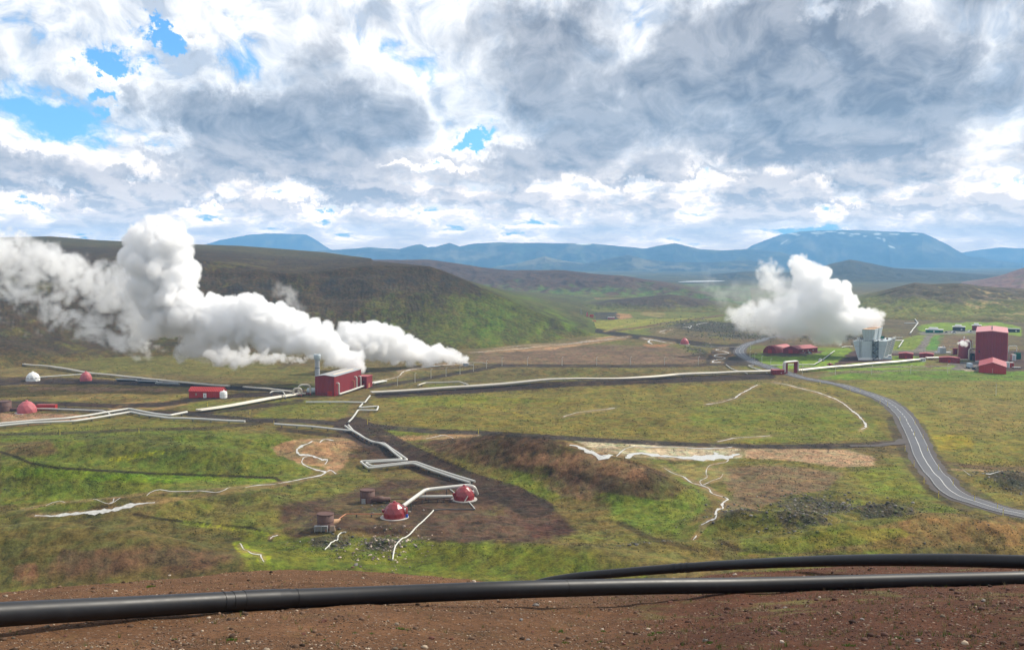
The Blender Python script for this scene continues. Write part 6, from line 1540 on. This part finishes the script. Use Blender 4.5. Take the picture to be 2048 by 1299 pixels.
n = 15000; az = RS.uniform(-.5, .6, n); d = 11*np.exp(RS.random(n)*math.log(38/11)); xy = np.column_stack([d*np.sin(az), d*np.cos(az)])
m = RS.random(n) < np.clip(.04 + 1.0*sstep(.0,.3,az)*(fbm(xy[:,0]/1.6, xy[:,1]/1.6, 3, 451)+.32), .004, 1); xy = xy[m]
tufts('dry_grass', 'thin dry and green grass tufts on the maroon soil at the right', xy, RS.uniform(.03,.11,len(xy)), 9, np.array([[.13,.15,.04],[.22,.19,.09],[.26,.21,.12],[.08,.13,.025],[.16,.12,.07]]), .004)
GR = [(464,1279,11),(350,1278,6),(806,1258,10),(648,1279,4),(745,1266,5),(660,1252,3),(710,1265,5),(1312,1266,10),(1300,1270,7),(1120,1262,8),(1205,1262,6),(1130,1285,7),(1200,1283,6),(300,1173,8),(1420,1285,9),(1560,1262,7),(1800,1275,8),(1900,1268,7),(1700,1290,9)]
for i, (u, v, s_) in enumerate(GR[:0]): pass
xy = []; hh = []
for (u, v, s_) in GR:
    p = P(u, v); d = math.hypot(p.x, p.y)
    for k in range(16): xy.append((p.x+RS.normal()*s_*d/FPX*.6, p.y+RS.normal()*s_*d/FPX*.9)); hh.append(s_*d/FPX*.55)
tufts('green_tufts', 'small bright green plants dotted on the bare brown soil', np.array(xy), np.array(hh), 10, np.array([[.07,.16,.02],[.10,.18,.03]]), .010)

# low shrubs, tussocks and clods over the visible valley floor
def octa(rng):
    me = bpy.data.meshes.new('clump'); v = [(1,0,0),(-1,0,0),(0,1,0),(0,-1,0),(0,0,.75),(0,0,-.5)]
    v = [tuple(c*rng.uniform(.7,1.25) for c in p) for p in v]; me.from_pydata(v, [], [(0,2,4),(2,1,4),(1,3,4),(3,0,4),(2,0,5),(1,2,5),(3,1,5),(0,3,5)]); return me
octs = [octa(RS) for _ in range(8)]
n = 170000; u = RS.uniform(-60, 2108, n); v = 720 + (1130-720)*RS.random(n)**.8
rx, ry, rz_ = ray(u, v); tt = -EYE/rz_; xy = np.column_stack([rx*tt, ry*tt]); D_c = np.hypot(xy[:,0], xy[:,1])
cl = fbm(xy[:,0]/9, xy[:,1]/9, 3, 471) + .6*fbm(xy[:,0]/40, xy[:,1]/40, 2, 481)
keep = (flat_mask(xy[:,0], xy[:,1]) > .6) & (RS.random(n) < np.clip(.35+1.6*cl, .03, 1)); xy = xy[keep]; D_c = D_c[keep]; n = len(xy)
zc = ground_z(xy[:,0], xy[:,1]); cc, _ = paint(xy[:,0][None], xy[:,1][None], zc[None]); cc = cc[0,:,:3]
pu, pv = project(xy[:,0], xy[:,1], zc)
padm = poly_mask(pu, pv, ZONES[[i for i, q in enumerate(ZONES) if q[0][0] == (560,1010)][0]][0], 6) > 0
tn = cc*RS.uniform(.45,1.5,(n,1)); dk = (RS.random(n) < .3)[:,None]; tn = np.where(dk, tn*np.array([.55,.62,.5]), tn)
sz = (.07+.26*RS.random(n)**2.2)*np.clip(D_c/330, .8, 1.6)*np.where(padm, .5, 1)
scatter('ground_cover', 'low tussocks, shrubs and clods covering the valley floor', xy, sz, TM, octs, .05, tint=np.clip(tn, .003, .8))
# ------------------------------------------------------------------ steam
rs = random.Random(11)
def puff_chain(lst, n, per, soft, den, size=(.20,.46), out=None, flat=.8, core=.52):
    """lst: (u, v, radius px, distance); fills a wandering chain of billows"""
    out = [] if out is None else out
    for a, b in zip(lst[:-1], lst[1:]):
        for i in range(n):
            t = i/n; u, v, rp, d = [a[j]+(b[j]-a[j])*t for j in range(4)]; k = d/FPX; R = rp*k; c = at(u, v, d)
            out.append((*c, R*core, soft, den))
            for j in range(int(per*1.6)):
                q = np.array([rs.gauss(0,1), rs.gauss(0,1), rs.gauss(0,1)]); q = q/np.linalg.norm(q)*R*rs.uniform(.40,.88); q[2] *= flat
                out.append((*(c+q), R*rs.uniform(*size), soft, den))
    return out
A = puff_chain([(716,722,16,632),(700,716,26,634),(672,712,32,636),(655,690,34,640)], 3, 12, .05, 1.0)
A = puff_chain([(655,690,34,640),(610,675,44,645),(560,660,52,650),(500,640,60,655),(440,640,62,660),(390,632,58,665),(360,600,48,668)], 3, 16, .06, 1.0, out=A)
A = puff_chain([(345,640,56,670),(335,590,52,672),(322,545,70,674),(315,495,64,676),(316,460,34,676),(322,440,20,676)], 3, 15, .07, 1.0, out=A)
A = puff_chain([(634,716,7,612),(590,716,10,614),(540,712,16,618),(480,708,26,624),(420,715,22,630)], 4, 8, .14, .6, out=A)
A = puff_chain([(430,690,40,650),(390,690,34,655),(360,700,20,660)], 3, 10, .2, .5, out=A)
mA = steam_material('steam', .42)
steam_plume(A, 1.0, mA, 'thick white billowing steam plume rising left from behind the red building', warp=((22,6.5),(8,2.6),(3.5,.9)), seed=1)
B = puff_chain([(926,722,12,748),(905,712,20,746),(870,708,27,742),(830,706,30,736),(790,694,42,730),(755,682,46,722),(720,676,46,714),(690,690,36,705)], 3, 13, .08, .8)
B = puff_chain([(770,680,22,728),(770,655,16,728)], 2, 8, .2, .5, out=B); B = puff_chain([(712,672,26,716),(712,645,20,716)], 2, 8, .1, .7, out=B)
steam_plume(B, 1.0, mA, 'low white steam bank blowing left from the far vent on the plain', warp=((16,4.5),(6,2.0),(3,.7)), seed=2)
Cw = puff_chain([(310,600,50,690),(270,640,50,694),(290,690,34,696),(250,690,30,696)], 3, 12, .8, .20, core=.4, size=(.16,.38))
Cw = puff_chain([(300,590,50,690),(230,580,46,700),(150,560,56,710),(80,530,50,720),(10,510,54,726),(-60,500,60,730),(-140,500,60,735)], 4, 11, .85, .17, out=Cw, core=.36, size=(.15,.36))
Cw = puff_chain([(290,660,36,688),(240,680,34,690),(180,650,40,694),(110,620,34,700),(40,590,34,706),(-40,600,40,712)], 3, 11, .85, .16, out=Cw, core=.36, size=(.15,.36))
Cw = puff_chain([(60,665,10,700),(20,652,16,704),(-40,645,20,706)], 3, 6, .6, .10, out=Cw, core=.36, size=(.15,.36))
Cw = puff_chain([(620,640,18,652),(560,590,26,660),(575,575,14,660)], 3, 6, .9, .05, out=Cw, core=.4)
Cw = puff_chain([(470,690,26,655),(430,725,20,655),(380,715,22,660)], 3, 8, .8, .16, out=Cw, core=.4)
Cw = puff_chain([(250,560,40,690),(240,520,30,692)], 2, 8, .5, .10, out=Cw, core=.36, size=(.15,.36))
steam_plume(Cw, 1.4, steam_material('steam_thin', 1.0), 'torn drifting steam in front of the left part of the dark hill', warp=((34,15),(13,7.5),(5,3.0)), seed=3)
D = puff_chain([(1756,650,9,862),(1746,638,20,864),(1722,634,32,866),(1690,638,44,868),(1650,630,56,868),(1600,625,58,868),(1560,630,50,868)], 4, 13, .26, .24)
D = puff_chain([(1560,630,50,868),(1520,638,44,868),(1480,640,32,868)], 4, 13, .6, .10, out=D)
D = puff_chain([(1690,615,40,868),(1650,590,44,868),(1615,550,34,868),(1598,528,22,868),(1612,512,11,868)], 3, 13, .16, .35, out=D)
D = puff_chain([(1600,620,44,868),(1560,580,36,868),(1540,550,28,868),(1535,522,18,868)], 3, 11, .55, .08, out=D)
steam_plume(D, 1.3, steam_material('steam_soft', 1.0), 'big soft white steam cloud blowing left off the cooling tower', warp=((26,7.5),(10,3.4),(4.5,1.3)), seed=4)
E = puff_chain([(1530,600,40,850),(1480,590,40,860),(1430,585,32,868),(1395,565,24,874)], 3, 9, .9, .018)
E = puff_chain([(1520,640,34,850),(1470,620,26,860)], 3, 8, .8, .035, out=E); E = puff_chain([(1420,560,20,868),(1400,520,20,870)], 3, 5, .9, .014, out=E)
steam_plume(E, 2.2, steam_material('steam_faint', 1.0), 'faint torn vapour trailing left of the big steam cloud', warp=((30,12),(12,5)), seed=5)
F = puff_chain([(1929,690,5,782),(1932,684,7,782),(1926,688,9,781),(1918,682,4,780)], 2, 6, .3, .5)
steam_plume(F, .5, steam_material('steam_small', 1.0), 'small white steam puff in front of the round red tank', warp=((4,1.2),(1.6,.5)), seed=6)
G_ = puff_chain([(900,728,5,742),(850,733,6,735),(815,740,6,722),(803,750,4,705)], 4, 6, .7, .05); G_ = puff_chain([(770,757,4,690),(745,763,4,680)], 3, 5, .7, .06, out=G_)
steam_plume(G_, 1.0, steam_material('steam_ground', 1.0), 'thin steam rising off the hot stream on the plain', warp=((8,3),(3,1)), seed=7)
Hh = puff_chain([(66,752,7,675),(72,738,8,678),(66,722,6,680)], 3, 6, .9, .03); Hh = puff_chain([(110,760,6,670),(108,746,6,672)], 2, 5, .9, .025, out=Hh)
steam_plume(Hh, 1.0, steam_material('steam_wisp', 1.0), 'faint steam wisps over the white dome at the far left', warp=((8,3),(3,1)), seed=8)
NCOL, NROW, QH = 900, 520, 1.0
GM = ground_material()
for st in STREAMS:
    if st[0][1] > 640: LINES.append(([(q[0], q[1]) for q in st], max(1.4, .55*sum(q[2] for q in st)/len(st)+1.2), C(146,126,98), .6))
build_ground(GM); build_hills(GM)
def haze():
    m, nt = new_mat('haze'); g = NT(nt)
    p = g.n('ShaderNodeVolumePrincipled'); p.inputs['Color'].default_value = (.25,.58,1.0,1); p.inputs['Density'].default_value = 9.6e-5; p.inputs['Anisotropy'].default_value = .0
    g.out(None, p.outputs[0])
    R = 19900; mb = MB().box(-R, -R, -430, R, R, 700); o = mb.build('haze', m); tag(o, 'thin blue haze over the whole valley', kind='stuff')
haze()
SC.cycles.volume_bounces = 18; SC.cycles.max_bounces = 20; SC.cycles.diffuse_bounces = 2; SC.cycles.transparent_max_bounces = 8
SC.cycles.use_denoising = True
SC.view_settings.exposure = 0.40
